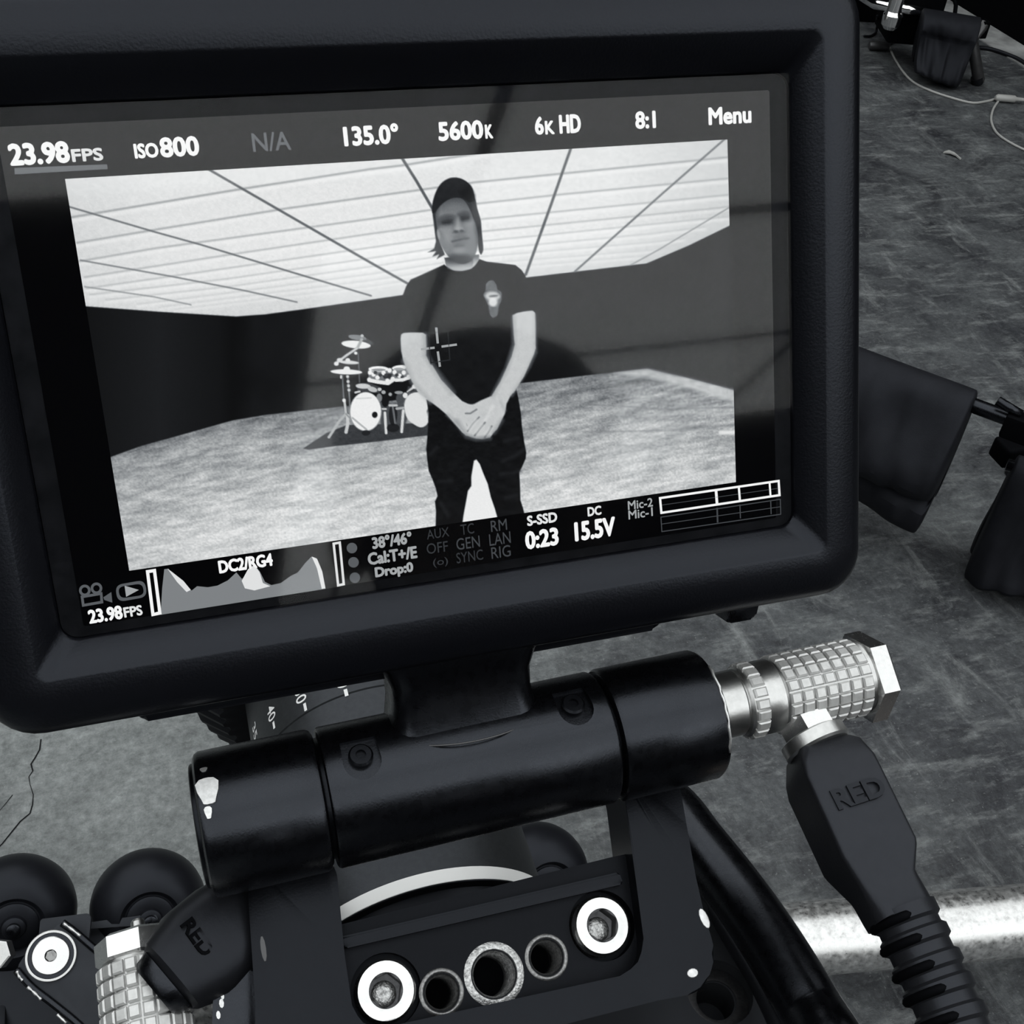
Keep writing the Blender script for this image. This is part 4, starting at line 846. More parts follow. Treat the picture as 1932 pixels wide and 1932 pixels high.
# ================================================================== CINEMA CAMERA BODY AND LENS
LX, LZ = 0.0352, 0.945
cc = thing('cinema_camera', (LX, 0.03, 0.86), 'black cinema camera body under the monitor bracket', 'camera')
TOPZ = 0.996
g1, g2, g3 = on_z(1352, 1725, TOPZ), on_z(1425, 1850, TOPZ), on_z(1492, 1990, TOPZ)
e_ = [(-0.030, -0.075), (g3[0] + 0.004, -0.075), tuple(g3[:2]), tuple(g2[:2]), (g1[0], 0.0985), (0.000, 0.0985), (-0.030, 0.07)]
top = prism(WORLD, round_poly(e_, 0.004, 2), 0.875, TOPZ, 0.0008, 1)
hc = on_z(1358, 1872, TOPZ)
top = boolean(top, [lathe((hc[0], hc[1], TOPZ - 0.0035), (0, 0, 1), [(0, 0.0062), (0.02, 0.0062)], 40), lathe((hc[0] - 0.0002, hc[1], TOPZ - 0.012), (0, 0, 1), [(0, 0.0036), (0.03, 0.0036)], 32)])
link('body', top, 'dollygrey', cc, 32)
link('hole_rim', lathe((hc[0], hc[1], TOPZ - 0.0034), (0, 0, 1), [(0, 0.0061), (0.0003, 0.0048), (0.0002, 0.0038), (-0.003, 0.0036)], 32, False, False), 'darkmetal', cc, 40, 'dark rim of the countersunk hole')
link('lens_mount', lathe((LX, 0.090, LZ), (0, 1, 0), [(0, 0.040), (0.006, 0.040), (0.008, 0.036), (0.012, 0.034)], 64), 'anod2', cc, 35)
# pedestal under the body carries it on the dolly
link('head_plate', box(WORLD, (LX - 0.05, -0.06, 0.855), (LX + 0.05, 0.08, 0.876), 0.004), 'dolly', cc, 35)
link('fluid_head', lathe((LX, 0.01, 0.74), (0, 0, 1), [(0, 0.035), (0.01, 0.05), (0.085, 0.05), (0.115, 0.04)], 40), 'dolly', cc, 35)

ln = thing('zoom_lens', (LX, 0.12, LZ - 0.03), 'black zoom lens with a white ring and white focal length numbers, below the monitor', 'lens')
def LP(t, r, an=0.0): return np.array([LX + r * math.sin(an), t, LZ + r * math.cos(an)])
YA = (0, 1, 0)
link('mount_ring', lathe((LX, 0, LZ), YA, [(0.1020, 0.0290), (0.1025, 0.0300), (0.1150, 0.0300), (0.1155, 0.0292), (0.1172, 0.0292)], 96), 'lensblack', ln, 30)
kn = knurl(np.array([LX, 0.1075, LZ]), YA, 0.0300, 0.0065, 3, 110, 0.0004, 0.35); link('ring_knurl', kn, 'lensblack', ln, 30)
link('bright_lip', lathe((LX, 0, LZ), YA, [(0.1176, 0.0296), (0.1180, 0.0304), (0.1192, 0.0306), (0.1194, 0.0297)], 96), 'steel', ln, 30)
link('groove', lathe((LX, 0, LZ), YA, [(0.1183, 0.0298), (0.1205, 0.0300), (0.1226, 0.0306), (0.1230, 0.0322), (0.1234, 0.03235)], 96), 'lensblack', ln, 30)
link('white_ring', lathe((LX, 0, LZ), YA, [(0.1232, 0.0324), (0.1233, 0.0325), (0.1264, 0.0325), (0.1266, 0.0318)], 96, False, False), 'white', ln, 30, 'white ring round the lens')
link('rear_barrel', lathe((LX, 0, LZ), YA, [(0.1264, 0.0310), (0.1480, 0.0310), (0.1486, 0.0312), (0.1798, 0.0312), (0.1800, 0.0309)], 96), 'lensgrey', ln, 30)
link('zoom_ring', lathe((LX, 0, LZ), YA, [(0.1800, 0.0309), (0.1803, 0.0313), (0.2060, 0.0313), (0.2064, 0.0309)], 96), 'lensgrey', ln, 30)
link('switch_panel', prism(Frame(LP(0.150, 0.0310, -0.30), (math.cos(-0.30), 0, -math.sin(-0.30)), (0, 1, 0), (math.sin(-0.30), 0, math.cos(-0.30))), rrect(-4, 4, -5, 5, 1.0), -0.5, 0.6, 0.2), 'lensblack', ln, 35)
ribs = []; n = 110
for t, rr in ((0.2064, 0.0302), (0.2066, 0.0360), (0.2069, 0.0372), (0.2150, 0.0445), (0.2180, 0.0452), (0.2350, 0.0452), (0.2354, 0.0430), (0.2450, 0.0430), (0.2560, 0.0430), (0.2565, 0.0390)):
    grip = 0.2068 < t < 0.2352
    ribs.append([LP(t, rr + (0.0013 if (k // 2) % 2 and grip else 0), 2 * math.pi * k / (n * 2)) for k in range(n * 2)])
link('focus_ring', loft(ribs), 'lensblack', ln, 25, 'ribbed rubber focus ring')
link('front_glass', lathe((LX, 0.2560, LZ), YA, [(0, 0.0385), (0.0012, 0.030), (0.0022, 0.014), (0.0025, 0.002)], 64), 'chrome', ln, 60)
K['mark'] = mat('white_print', (0.85, 0.85, 0.85), 0.5)
def lens_an(x, y, r=0.0313):
    d = ray(x, y); ox, oz = CAMPOS[0] - LX, CAMPOS[2] - LZ; A_ = d[0] ** 2 + d[2] ** 2; B_ = ox * d[0] + oz * d[2]; C_ = ox * ox + oz * oz - r * r
    k = (-B_ - math.sqrt(max(0, B_ * B_ - A_ * C_))) / A_; p = CAMPOS + d * k; return p[1], math.atan2(p[0] - LX, p[2] - LZ)
def lens_mark(s, x, y, w_, h_, tick=False):
    t, an = lens_an(x, y); V, F = (np.array([(0, 0), (1, 0), (1, 1), (0, 1)]), [(0, 1, 2, 3)]) if tick else text_mesh(s, 0.006)
    vv = [LP(t - w_ * (a - 0.5), 0.03138, an + h_ * (b - 0.5) / 0.0313) for a, b in V]
    link('scale_mark', pmesh(vv, F), 'mark', ln, None, None if tick else 'white engraved number ' + s)
lens_mark('40', 512, 1345, 0.0046, 0.0032); lens_mark('', 517, 1368, 0.0022, 0.0008, True)
lens_mark('35', 481, 1380, 0.0046, 0.0032)
lens_mark('50', 567, 1312, 0.0046, 0.0032); lens_mark('', 576, 1334, 0.0024, 0.0008, True); lens_mark('', 653, 1307, 0.0022, 0.0009, True)
lens_mark('70', 645, 1284, 0.0046, 0.0032)

# thick black cables beside the yoke
hose = thing('thick_cable', at(1600, 2000, 0.215), 'thick glossy black cable curving out from behind the right bracket arm', 'cable')
link('jacket', tube(smooth_path([at(1180, 1480, 0.255), at(1262, 1520, 0.246), at(1318, 1590, 0.238), at(1395, 1690, 0.230), at(1462, 1790, 0.224), at(1530, 1905, 0.218), at(1600, 2030, 0.214), at(1680, 2250, 0.25)], 12), 0.0056, 20), 'anod', hose, None)
thin = thing('thin_cable', at(1480, 2000, 0.225), 'thin black cable running beside the thick cable over the camera top', 'cable')
link('jacket', tube(smooth_path([at(1290, 1640, 0.252), at(1360, 1735, 0.240), at(1420, 1830, 0.232), at(1470, 1930, 0.226), at(1520, 2060, 0.222)], 10), 0.0021, 12), 'rubber', thin, None)

# ================================================================== DOLLY ON ITS TRACK
RZ, RR = 0.098, 0.037
RA = on_z(1449, 1777, RZ); RB = on_z(1932, 1736, RZ); RD = (RB - RA); RD[2] = 0; RD /= np.linalg.norm(RD)
rail = thing('dolly_track', RA * np.array([1, 1, 0]), 'scuffed bright metal dolly track tube lying above the floor at the lower right', 'track')
r0, r1 = RA - RD * 1.25, RA + RD * 1.3
link('tube', lathe(r0, RD, [(0, RR - 0.004), (0.003, RR), (2.547, RR), (2.55, RR - 0.004)], 64), 'rail', rail, 35)
SIDE = np.array([-RD[1], RD[0], 0.0])               # across the track, away from the eye
for t in (0.12, 0.95, 2.4):
    p = r0 + RD * t; fr = Frame(p * np.array([1, 1, 0]), RD, SIDE, (0, 0, 1))
    link('sleeper', box(fr, (-45, -60, 0), (45, 60, (RZ - RR) * 1000 + 4), 4), 'dolly', rail, 35)

dl = thing('camera_dolly', RA * np.array([1, 1, 0]) - RD * 0.5, 'black steel camera dolly with large dark rubber wheels running on the track', 'dolly')
def bogie_wheel(x, y, dist, r, nm='wheel'):
    c_ = at(x, y, dist); ax = np.array([0.08, -0.80, 0.60]); ax /= np.linalg.norm(ax)
    pf = []
    for k in range(13):
        a = math.pi * (k / 12 - 0.5); pf.append((0.036 * math.sin(a), r - 0.026 + 0.026 * math.cos(a)))
    wv = link(nm, lathe(c_, ax, [(-0.034, 0.012)] + pf + [(0.0335, 0.0245), (0.031, 0.0225), (0.031, 0.008)], 56), 'wheel', dl, 45)
    link('hub', lathe(c_, ax, [(0.026, 0.0215), (0.0325, 0.0210), (0.0335, 0.019), (0.0335, 0.011), (0.037, 0.010), (0.038, 0.008)], 32), 'wheel', wv, 30)
    link('axle', lathe(c_, ax, [(-0.055, 0.006), (0.042, 0.006), (0.0425, 0.005)], 20), 'anod', wv, 30)
    return c_
w0 = bogie_wheel(280, 1708, 1.20, 0.053); w1 = bogie_wheel(30, 1722, 1.20, 0.053); w2 = bogie_wheel(1012, 1652, 1.20, 0.053); w3 = bogie_wheel(1262, 1640, 1.24, 0.050)
# bogie bar, tab and pivot plate
DV = -ray(150, 1780)                                # faces the eye
def dfr(x, y, dist):
    o = at(x, y, dist); n_ = np.array([0.0, -0.42, 0.91]); n_ /= np.linalg.norm(n_); a = RD - n_ * (RD @ n_); a /= np.linalg.norm(a); return Frame(o, a, np.cross(n_, a), n_)
f1 = dfr(150, 1760, 1.17)
def DH(fr, pts, c_=0): return [tuple(fr.hit(x, y, c_)) for x, y in pts]
link('bogie_bar', prism(f1, DH(f1, [(-60, 1756), (170, 1740), (293, 1722), (298, 1732), (296, 1744), (120, 1756), (-60, 1772)]), -4, 0, 0.8), 'dollygrey', dl, 30)
link('bogie_web', prism(f1, DH(f1, [(-60, 1768), (300, 1738), (320, 1830), (330, 1990), (-60, 1990)], -10), -16, -10, 1), 'dolly', dl, 30)
f2 = dfr(120, 1757, 1.145)
link('tab_plate', prism(f2, round_poly(DH(f2, [(76, 1734), (166, 1723), (172, 1728), (166, 1790), (160, 1800), (70, 1800)]), 2), -6, 0, 0.8), 'dollygrey', dl, 30)
f3 = dfr(110, 1830, 1.13)
PL = [(30, 1828), (48, 1800), (114, 1740), (124, 1739), (210, 1815), (330, 1940), (420, 2040), (250, 2040), (160, 1936), (90, 1880)]
link('pivot_plate', prism(f3, round_poly(DH(f3, PL), 4), -8, 0, 1.2), 'dollygrey', dl, 30)
for P_ in ([(118, 1741), (140, 1757), (175, 1787), (212, 1818)], [(31, 1830), (60, 1862), (100, 1893), (150, 1934), (200, 1985)]):
    pts = [f3((*f3.hit(x, y, 0), 0)) for x, y in P_]
    link('raised_edge', tube(smooth_path(pts, 6), 0.0034, 8), 'anod', dl, None)
for P_ in ([(120, 1742), (134, 1752), (152, 1766)], [(32, 1832), (36, 1842), (43, 1850)], [(52, 1862), (66, 1874), (78, 1886)], [(108, 1914), (125, 1930)], [(196, 1808), (203, 1813)]):
    pts = [f3((*f3.hit(x, y, 3.2), 3.2)) for x, y in P_]
    link('worn_edge', tube(smooth_path(pts, 5), lambda t: 0.0013 * (0.5 + abs(math.sin(7 * t + 1)) * 0.7), 6), 'worn', dl, None, 'paint worn to bright metal along the edge')
# the big pivot bolt
c_ = f3.hit(96, 1803, 2); o = f3((c_[0], c_[1], -1)); n_ = f3.A[2]
n2 = n_ * 0.55 + DV * 0.45; n2 /= np.linalg.norm(n2)
washer = link('bolt_washer', lathe(o, n2, [(0, 0.0212), (0.0045, 0.0212), (0.0052, 0.0206), (0.0052, 0.0188), (0.0030, 0.0183), (0.003, 0.005)], 56), 'satin', dl, 30, 'bright washer round the pivot bolt')
bolt = link('pivot_bolt', lathe(o, n2, [(0.0030, 0.0156), (0.0062, 0.0156), (0.0068, 0.0149), (0.0069, 0.0050)], 48, True, False), 'steel', dl, 30, 'bright flat bolt head with a hexagon socket')
link('bolt_groove', lathe(o, n2, [(0.0032, 0.0184), (0.0042, 0.0184), (0.0042, 0.0154)], 48, False, False), 'anod', bolt, 30)
link('hex_socket', lathe(o, n2, [(0.0070, 0.0052), (0.0030, 0.0047), (0.0028, 0.0005)], 6, False, True), 'black', bolt, 20)
c_ = f3.hit(2, 1797, -6); o = f3((c_[0], c_[1], -10))
link('side_nut', lathe(o, (np.array([-0.2, -0.5, 0.85])), [(0, 0.011), (0.0005, 0.0125), (0.012, 0.0125), (0.0125, 0.011)], 6), 'satin', dl, 20)
# low frame and column that carry the camera
pb = (w0 + w2) / 2
link('deck', box(Frame((LX, 0.18, 0), (1, 0, 0), (0, 1, 0), (0, 0, 1)), (-420, -360, 150), (420, 250, 172), 5), 'dolly', dl, 35)
link('column', lathe((LX, 0.01, 0.172), (0, 0, 1), [(0, 0.075), (0.012, 0.075), (0.02, 0.045), (0.45, 0.045), (0.46, 0.034), (0.567, 0.034)], 40), 'dolly', dl, 35)
r2 = np.array([0, -0.66, 0])
link('second_runner', lathe(r0 + RD * 0.2 + r2, RD, [(0, RR - 0.004), (0.003, RR), (1.897, RR), (1.9, RR - 0.004)], 40), 'dolly', rail, 35)
for t in (0.35, 1.9):
    p = r0 + RD * t + r2; link('sleeper', box(Frame(p * np.array([1, 1, 0]), RD, SIDE, (0, 0, 1)), (-45, -60, 0), (45, 60, (RZ - RR) * 1000 + 4), 4), 'dolly', rail, 35)
for xx in (-0.28, 0.12):
    link('outrigger', box(Frame((LX + xx, 0.43, 0.16), (1, 0, 0), (0, 1, 0), (0, 0, 1)), (-18, -40, -12), (18, 150, 12), 3), 'dolly', dl, 35)
link('axle_beam', tube([w1 - np.array([0.12, 0.01, 0.02]) + np.array([0, -0.03, -0.01]), w0 + np.array([0, -0.03, -0.015]), w2 + np.array([0, -0.03, -0.015]), w3 + np.array([0.05, -0.03, -0.02])], 0.009, 12), 'dolly', dl, None)

# ================================================================== SANDBAGS, STANDS AND FLOOR CABLES
def sandbag(name, A_, B_, label, front, back, zs=1.0, seed=1, flare=0.0, group='sandbags'):
    """cloth saddle bag hung over the bar A-B; front/back: cross-section outlines (across, height) hanging from the bar"""
    A_ = np.asarray(A_, float); B_ = np.asarray(B_, float); d = B_ - A_; L = np.linalg.norm(d); d /= L
    nx = np.array([d[1], -d[0], 0.0]); nx /= np.linalg.norm(nx)
    if nx @ (CAMPOS - A_) < 0: nx = -nx
    loop = front + back; n = 26; loops = []
    for i in range(n + 1):
        t = i / n; e = 1 - 0.16 * (abs(2 * t - 1) ** 8); row = []
        for j, (x, z) in enumerate(loop):
            hang = max(0.0, -z); s = A_ + d * (L * t) + d * (flare * hang * (2 * t - 1))
            k = vnoise(np.array([t * 5.0 + seed]), np.array([j * 0.55 + seed * 3]), seed)[0] - 0.5; k2 = vnoise(np.array([t * 15.0]), np.array([j * 0.9]), seed + 9)[0] - 0.5
            amp = min(1, hang / 0.05)
            row.append(s + nx * (x * e + amp * (0.036 * k + 0.020 * k2)) + np.array([0, 0, z * (0.97 + 0.06 * math.sin(3.1 * t + seed)) + amp * 0.016 * k]))
        loops.append(row)
    o = link(name, loft(loops), 'bag', None, 60); md = o.modifiers.new('s', 'SUBSURF'); md.levels = 1; md.render_levels = 2
    origin_to(o, (A_ + B_) / 2 - np.array([0, 0, max(-z for _, z in loop)])); tag(o, label, 'sandbag', group); return o
# --- bag over the horizontal bar right of the monitor
BZ = 0.29
A1 = on_z(1560, 662, BZ); B1 = on_z(1846, 768, BZ); E1 = on_z(1990, 822, BZ)
fr_ = [(0.005, 0.022), (0.030, 0.012), (0.055, -0.03), (0.080, -0.085), (0.088, -0.125), (0.078, -0.150), (0.058, -0.150), (0.062, -0.175), (0.060, -0.215), (0.040, -0.232), (0.016, -0.21), (0.012, -0.10), (0.010, -0.02)]
bk_ = [(-0.010, -0.02), (-0.014, -0.10), (-0.018, -0.20), (-0.045, -0.22), (-0.070, -0.19), (-0.075, -0.10), (-0.050, -0.02), (-0.028, 0.012), (-0.005, 0.022)]
sandbag('sandbag', A1, B1 - (B1 - A1) * 0.02, 'black sandbag slung over a stand leg just right of the monitor', fr_, bk_, seed=3, flare=0.0)
st = thing('grip_stand', (A1 + E1) / 2 * np.array([1, 1, 0]), 'dark grip stand whose legs carry the sandbags at the right edge', 'stand')
dE = (E1 - A1) / np.linalg.norm(E1 - A1)
link('leg', tube([A1 - dE * 0.10, E1 + dE * 0.35], 0.011, 16), 'anod', st, None)
for p in (A1 - dE * 0.08, E1 + dE * 0.33):
    link('leg_foot', tube([p + np.array([0, 0, 0.01]), np.array([p[0] - 0.02, p[1] + 0.03, 0.006])], 0.011, 14), 'anod', st, None)
kp = on_z(1918, 800, BZ + 0.002)
link('clamp', box(Frame(kp, dE, np.cross((0, 0, 1), dE), (0, 0, 1)), (-16, -14, -22), (26, 14, 15), 5), 'black', st, 35)
link('clamp_lever', tube([kp + dE * 0.0 + np.array([0, 0, 0.016]), kp - dE * 0.035 + np.array([0, 0, 0.024])], 0.007, 10), 'anod', st, None)
# upright post and knuckle at the right border
q0 = on_z(1985, 700, 0.22); q1 = np.array([q0[0] + 0.02, q0[1], 0.75])
link('post', tube([q0 * np.array([1, 1, 0]) + np.array([0.02, 0, 0.0]), q1 + np.array([0.10, 0, 0])], 0.014, 16), 'anod', st, None)
link('knuckle', box(Frame(at(1903, 853, 1.86), (1, 0, 0), (0, 1, 0), (0, 0, 1)), (-18, -18, -18), (34, 22, 18), 8, 3), 'black', st, 40)
# --- second bag lower at the right border
A2 = on_z(1912, 880, 0.21); B2 = on_z(2120, 945, 0.21)
fr2 = [(0.005, 0.020), (0.025, 0.005), (0.036, -0.05), (0.050, -0.10), (0.062, -0.15), (0.060, -0.185), (0.034, -0.20), (0.014, -0.18), (0.010, -0.05)]
sandbag('sandbag', A2 + (A2 - B2) * 0.02, B2, 'black sandbag cut off by the right border, standing on the floor', fr2, [(-x, z) for x, z in fr2[::-1]], seed=8, flare=0.0)
link('leg', tube([A2 + (A2 - B2) * 0.06, B2 + (B2 - A2) * 0.2], 0.009, 12), 'anod', st, None)

# --- light stand with chrome legs and a bag near the black wall
hs = on_z(1684, 34, 0.15); ls = thing('light_stand', hs * np.array([1, 1, 0]), 'chrome light stand with splayed legs near the black wall', 'stand')
link('hub', lathe(hs - np.array([0, 0, 0.03]), (0, 0, 1), [(0, 0.018), (0.012, 0.028), (0.04, 0.030), (0.05, 0.022), (0.09, 0.020)], 20), 'chrome', ls, 30)
link('hub_knob', lathe(on_z(1690, 44, 0.12), np.array([0.5, -0.8, 0.1]), [(0, 0.012), (0.02, 0.016), (0.03, 0.010)], 14), 'satin', ls, 30)
link('post', tube([hs, hs + np.array([0, 0, 1.6])], 0.016, 14), 'chrome', ls, None)
legT = on_z(1742, 22, 0.175); legE = on_z(1856, 46, 0.165); foot = on_z(1847, 152, 0.012)
link('leg', tube([hs + np.array([0, 0, 0.03]), legT], 0.014, 14), 'chrome', ls, None)
link('leg', tube([legT, legE], 0.013, 14), 'anod', ls, None)
link('leg', tube([hs + np.array([0, 0, 0.03]), on_z(1652, 8, 0.17), on_z(1600, -24, 0.12), on_z(1580, -20, 0.01)], 0.014, 14), 'chrome', ls, None)
link('leg_brace', tube([legE, on_z(1834, 76, 0.13), foot], 0.0165, 16), 'stand', ls, 40)
link('leg_cap', lathe(foot - np.array([0, 0, 0.008]), (on_z(1834, 76, 0.13) - foot), [(0, 0.016), (0.006, 0.018), (0.022, 0.018)], 16), 'rubber', ls, 30)
link('end_cap', box(Frame(legE, (1, 0, 0), (0, 1, 0), (0, 0, 1)), (-10, -16, -36), (12, 16, 12), 4), 'black', ls, 35)
A3 = on_z(1738, 26, 0.180); B3 = on_z(1850, 46, 0.172)
fr3 = [(0.004, 0.018), (0.030, 0.010), (0.046, -0.010), (0.052, -0.036), (0.046, -0.042), (0.066, -0.080), (0.088, -0.120), (0.090, -0.150), (0.050, -0.164), (0.014, -0.15), (0.010, -0.05)]
sandbag('sandbag', A3, B3, 'black sandbag hanging on the light stand leg near the black wall', fr3, [(-x * 0.8, z) for x, z in fr3[::-1]], seed=5, flare=-0.1)
cs = thing('equipment_case', on_z(1672, 62, 0), 'black equipment case standing behind the chrome light stand', 'case')
cf = Frame(on_z(1666, 44, 0), (0.98, -0.2, 0), (0.2, 0.98, 0), (0, 0, 1))
link('case_body', box(cf, (-170, 0, 0), (105, 240, 190), 12, 2), 'black', cs, 35)
link('case_lid', box(cf, (-172, -2, 192), (107, 242, 215), 8, 2), 'black', cs, 35)
bs = thing('lamp_head', on_z(1748, 4, 0), 'black lamp head lying beside the chrome stand at the top border', 'lamp')
lf = Frame(on_z(1742, -8, 0.20), (0.95, -0.3, 0), (0.3, 0.95, 0), (0, 0, 1))
link('lamp_housing', box(lf, (-80, -40, -130), (62, 140, 90), 12, 2), 'black', bs, 35)
link('lamp_yoke', tube([lf((58, -30, 40)), lf((80, -60, 0)), lf((96, -90, -120)), lf((100, -96, -196))], 0.006, 8), 'black', bs, None)

# --- cables and scraps lying on the floor
def floor_cable(name, px, r, mt, label, ends=None):
    o = link(name, tube(smooth_path([on_z(x, y, z if False else r) if len(q_) == 2 else on_z(x, y, q_[2]) for q_ in px for x, y in [q_[:2]]], 10), r, 10), mt, None, None)
    origin_to(o, on_z(px[-1][0], px[-1][1], 0)); tag(o, label, 'cable'); return o
floor_cable('floor_cable', [(1686, -40, 0.5), (1680, 2, 0.32), (1669, 40, 0.13), (1671, 70), (1682, 98), (1700, 130), (1722, 154), (1755, 171), (1800, 186), (1835, 194), (1862, 191), (1880, 186)], 0.0034, 'whitecable', 'long white cable sweeping from the chrome stand across the floor')
floor_cable('floor_cable', [(1884, 190), (1874, 206), (1870, 224), (1874, 240), (1884, 254), (1904, 268), (1936, 284), (1980, 300)], 0.0032, 'whitecable', 'short white cable curving off the right border')
o = link('cable_plug', lathe(on_z(1878, 184, 0.012), on_z(1914, 187, 0.012) - on_z(1878, 184, 0.012), [(0, 0.006), (0.006, 0.010), (0.055, 0.010), (0.06, 0.006), (0.085, 0.005)], 14), 'whitecable', None, 40); origin_to(o, on_z(1895, 186, 0)); tag(o, 'small white plug lying where the two white cables meet', 'plug')
floor_cable('floor_cable', [(1828, 90), (1850, 90), (1870, 93), (1895, 101), (1925, 114), (1960, 140)], 0.0062, 'blackcable', 'black cable on the floor behind the stand leg')
floor_cable('floor_cable', [(1703, 20, 0.16), (1703, 40, 0.06), (1698, 60), (1688, 74), (1676, 84), (1662, 87), (1652, 87)], 0.004, 'stand', 'thin grey cable below the chrome stand hub')
floor_cable('floor_cable', [(1655, 30, 0.12), (1655, 48, 0.03), (1652, 62), (1642, 68), (1630, 68)], 0.004, 'blackcable', 'thin black cable beside the equipment case')
o = link('cable_connector', lathe(on_z(1640, 86, 0.014), on_z(1662, 87, 0.014) - on_z(1640, 86, 0.014), [(0, 0.010), (0.004, 0.013), (0.06, 0.013), (0.064, 0.008)], 14), 'stand', None, 40); origin_to(o, on_z(1648, 88, 0)); tag(o, 'small grey metal connector on the floor next to the monitor edge', 'connector')
tp = [on_z(x, y, 0) for x, y in ((1780, 289), (1790, 291), (1800, 295), (1812, 302))]
V = []
for i, p in enumerate(tp):
    for s, zz in ((-1, 0.001), (1, 0.001), (1, 0.004), (-1, 0.004)): V.append(p + np.array([0.003 * s, 0.008 * s * (1 if 0 < i < 3 else 0.3), zz + (0.004 if i in (1, 2) else 0)]))
F = [(0, 1, 2, 3), (12, 15, 14, 13)]
for i in range(3):
    for k in range(4): F.append((4 * i + k, 4 * i + (k + 1) % 4, 4 * i + 4 + (k + 1) % 4, 4 * i + 4 + k))
o = link('tape_scrap', bmesh_fix(pmesh(V, F)), 'whitecable', None, None); origin_to(o, tp[1]); tag(o, 'tiny white scrap of tape on the dark floor', 'scrap')

# ================================================================== THE OPERATOR, seated behind the monitor (seen only as a dark reflection)
bx_ = thing('apple_box', (0.17, -0.50, 0), 'low black wooden box used as a seat behind the camera', 'box')
BF = Frame((0.17, -0.50, 0), (1, 0, 0), (0, 1, 0), (0, 0, 1))
link('box_body', box(BF, (-230, -160, 0), (230, 160, 385), 6), 'dolly', bx_, 35)
link('box_lid', box(BF, (-238, -168, 385), (238, 168, 400), 4), 'dolly', bx_, 35)
PX, PY = 0.160, -0.43
per = thing('person', (PX, PY, 0.40), 'person in dark clothes and cap seated on the black box behind the monitor', 'person')
J = {'pelvis': ((PX, PY - 0.04, 0.50), 0.135), 'waist': ((PX, PY - 0.045, 0.66), 0.125), 'chest': ((PX + 0.003, PY - 0.02, 0.84), 0.150), 'upper': ((PX + 0.005, PY, 0.95), 0.115), 'neck': ((PX + 0.008, PY + 0.025, 1.06), 0.055), 'jaw': ((PX + 0.01, PY + 0.06, 1.135), 0.066),
     'skull': ((PX + 0.01, PY + 0.05, 1.220), 0.080), 'crown': ((PX + 0.01, PY + 0.045, 1.280), 0.060)}
E_ = [('pelvis', 'waist'), ('waist', 'chest'), ('chest', 'upper'), ('upper', 'neck'), ('neck', 'jaw'), ('jaw', 'skull'), ('skull', 'crown')]
for s, t in ((-1, 'l'), (1, 'r')):
    kx, kz = PX + s * 0.215, 0.525
    J.update({t + 'sh': ((PX + s * 0.165, PY, 0.955), 0.072), t + 'el': ((PX + s * 0.275, PY + 0.06, 0.72), 0.048), t + 'fa': ((PX + s * 0.265, PY + 0.18, 0.665), 0.042), t + 'wr': ((PX + s * 0.235, PY + 0.30, 0.630), 0.029), t + 'pa': ((PX + s * 0.225, PY + 0.365, 0.612), 0.036),
              t + 'hip': ((PX + s * 0.10, PY - 0.02, 0.50), 0.105), t + 'th': ((PX + s * 0.165, PY + 0.20, 0.515), 0.085), t + 'kn': ((kx, PY + 0.41, kz), 0.062), t + 'ca': ((kx + s * 0.01, PY + 0.39, 0.38), 0.055), t + 'an': ((kx + s * 0.015, PY + 0.385, 0.245), 0.040), t + 'he': ((kx + s * 0.015, PY + 0.36, 0.205), 0.034), t + 'ba': ((kx + s * 0.03, PY + 0.50, 0.205), 0.034), t + 'to': ((kx + s * 0.035, PY + 0.575, 0.198), 0.026)})
    E_ += [('upper', t + 'sh'), (t + 'sh', t + 'el'), (t + 'el', t + 'fa'), (t + 'fa', t + 'wr'), (t + 'wr', t + 'pa'), ('pelvis', t + 'hip'), (t + 'hip', t + 'th'), (t + 'th', t + 'kn'), (t + 'kn', t + 'ca'), (t + 'ca', t + 'an'), (t + 'an', t + 'he'), (t + 'he', t + 'ba'), (t + 'ba', t + 'to')]
    pb = np.array(J[t + 'pa'][0])
    for f, (dx, l_) in enumerate(((-0.026, 0.92), (-0.009, 1.0), (0.009, 0.95), (0.026, 0.75))):
        a = pb + np.array([s * dx, 0.030, 0.006]); b_ = a + np.array([s * dx * 0.3, 0.034 * l_, 0.0]); c2 = b_ + np.array([0, 0.022 * l_, -0.018 * l_]); d2 = c2 + np.array([0, 0.008 * l_, -0.018 * l_])
        for nm, p, r in (('a', a, 0.0100), ('b', b_, 0.0092), ('c', c2, 0.0085), ('d', d2, 0.0075)): J['%sf%d%s' % (t, f, nm)] = (tuple(p), r)
        E_ += [(t + 'pa', '%sf%da' % (t, f)), ('%sf%da' % (t, f), '%sf%db' % (t, f)), ('%sf%db' % (t, f), '%sf%dc' % (t, f)), ('%sf%dc' % (t, f), '%sf%dd' % (t, f))]
    a = pb + np.array([-s * 0.034, -0.012, -0.004]); b_ = a + np.array([-s * 0.022, 0.028, -0.008]); c2 = b_ + np.array([-s * 0.006, 0.028, -0.012])
    for nm, p, r in (('a', a, 0.012), ('b', b_, 0.0105), ('c', c2, 0.0085)): J['%st%s' % (t, nm)] = (tuple(p), r)
    E_ += [(t + 'wr', t + 'ta'), (t + 'ta', t + 'tb'), (t + 'tb', t + 'tc')]
names = list(J); ix = {n_: i for i, n_ in enumerate(names)}
me = bpy.data.meshes.new('m'); me.from_pydata([J[n_][0] for n_ in names], [(ix[a], ix[b_]) for a, b_ in E_], []); me.update()
tmp = bpy.data.objects.new('tmp', me); COL.objects.link(tmp)
md = tmp.modifiers.new('k', 'SKIN'); md.use_smooth_shade = True; md.branch_smoothing = 0.3
sv = me.skin_vertices[0].data
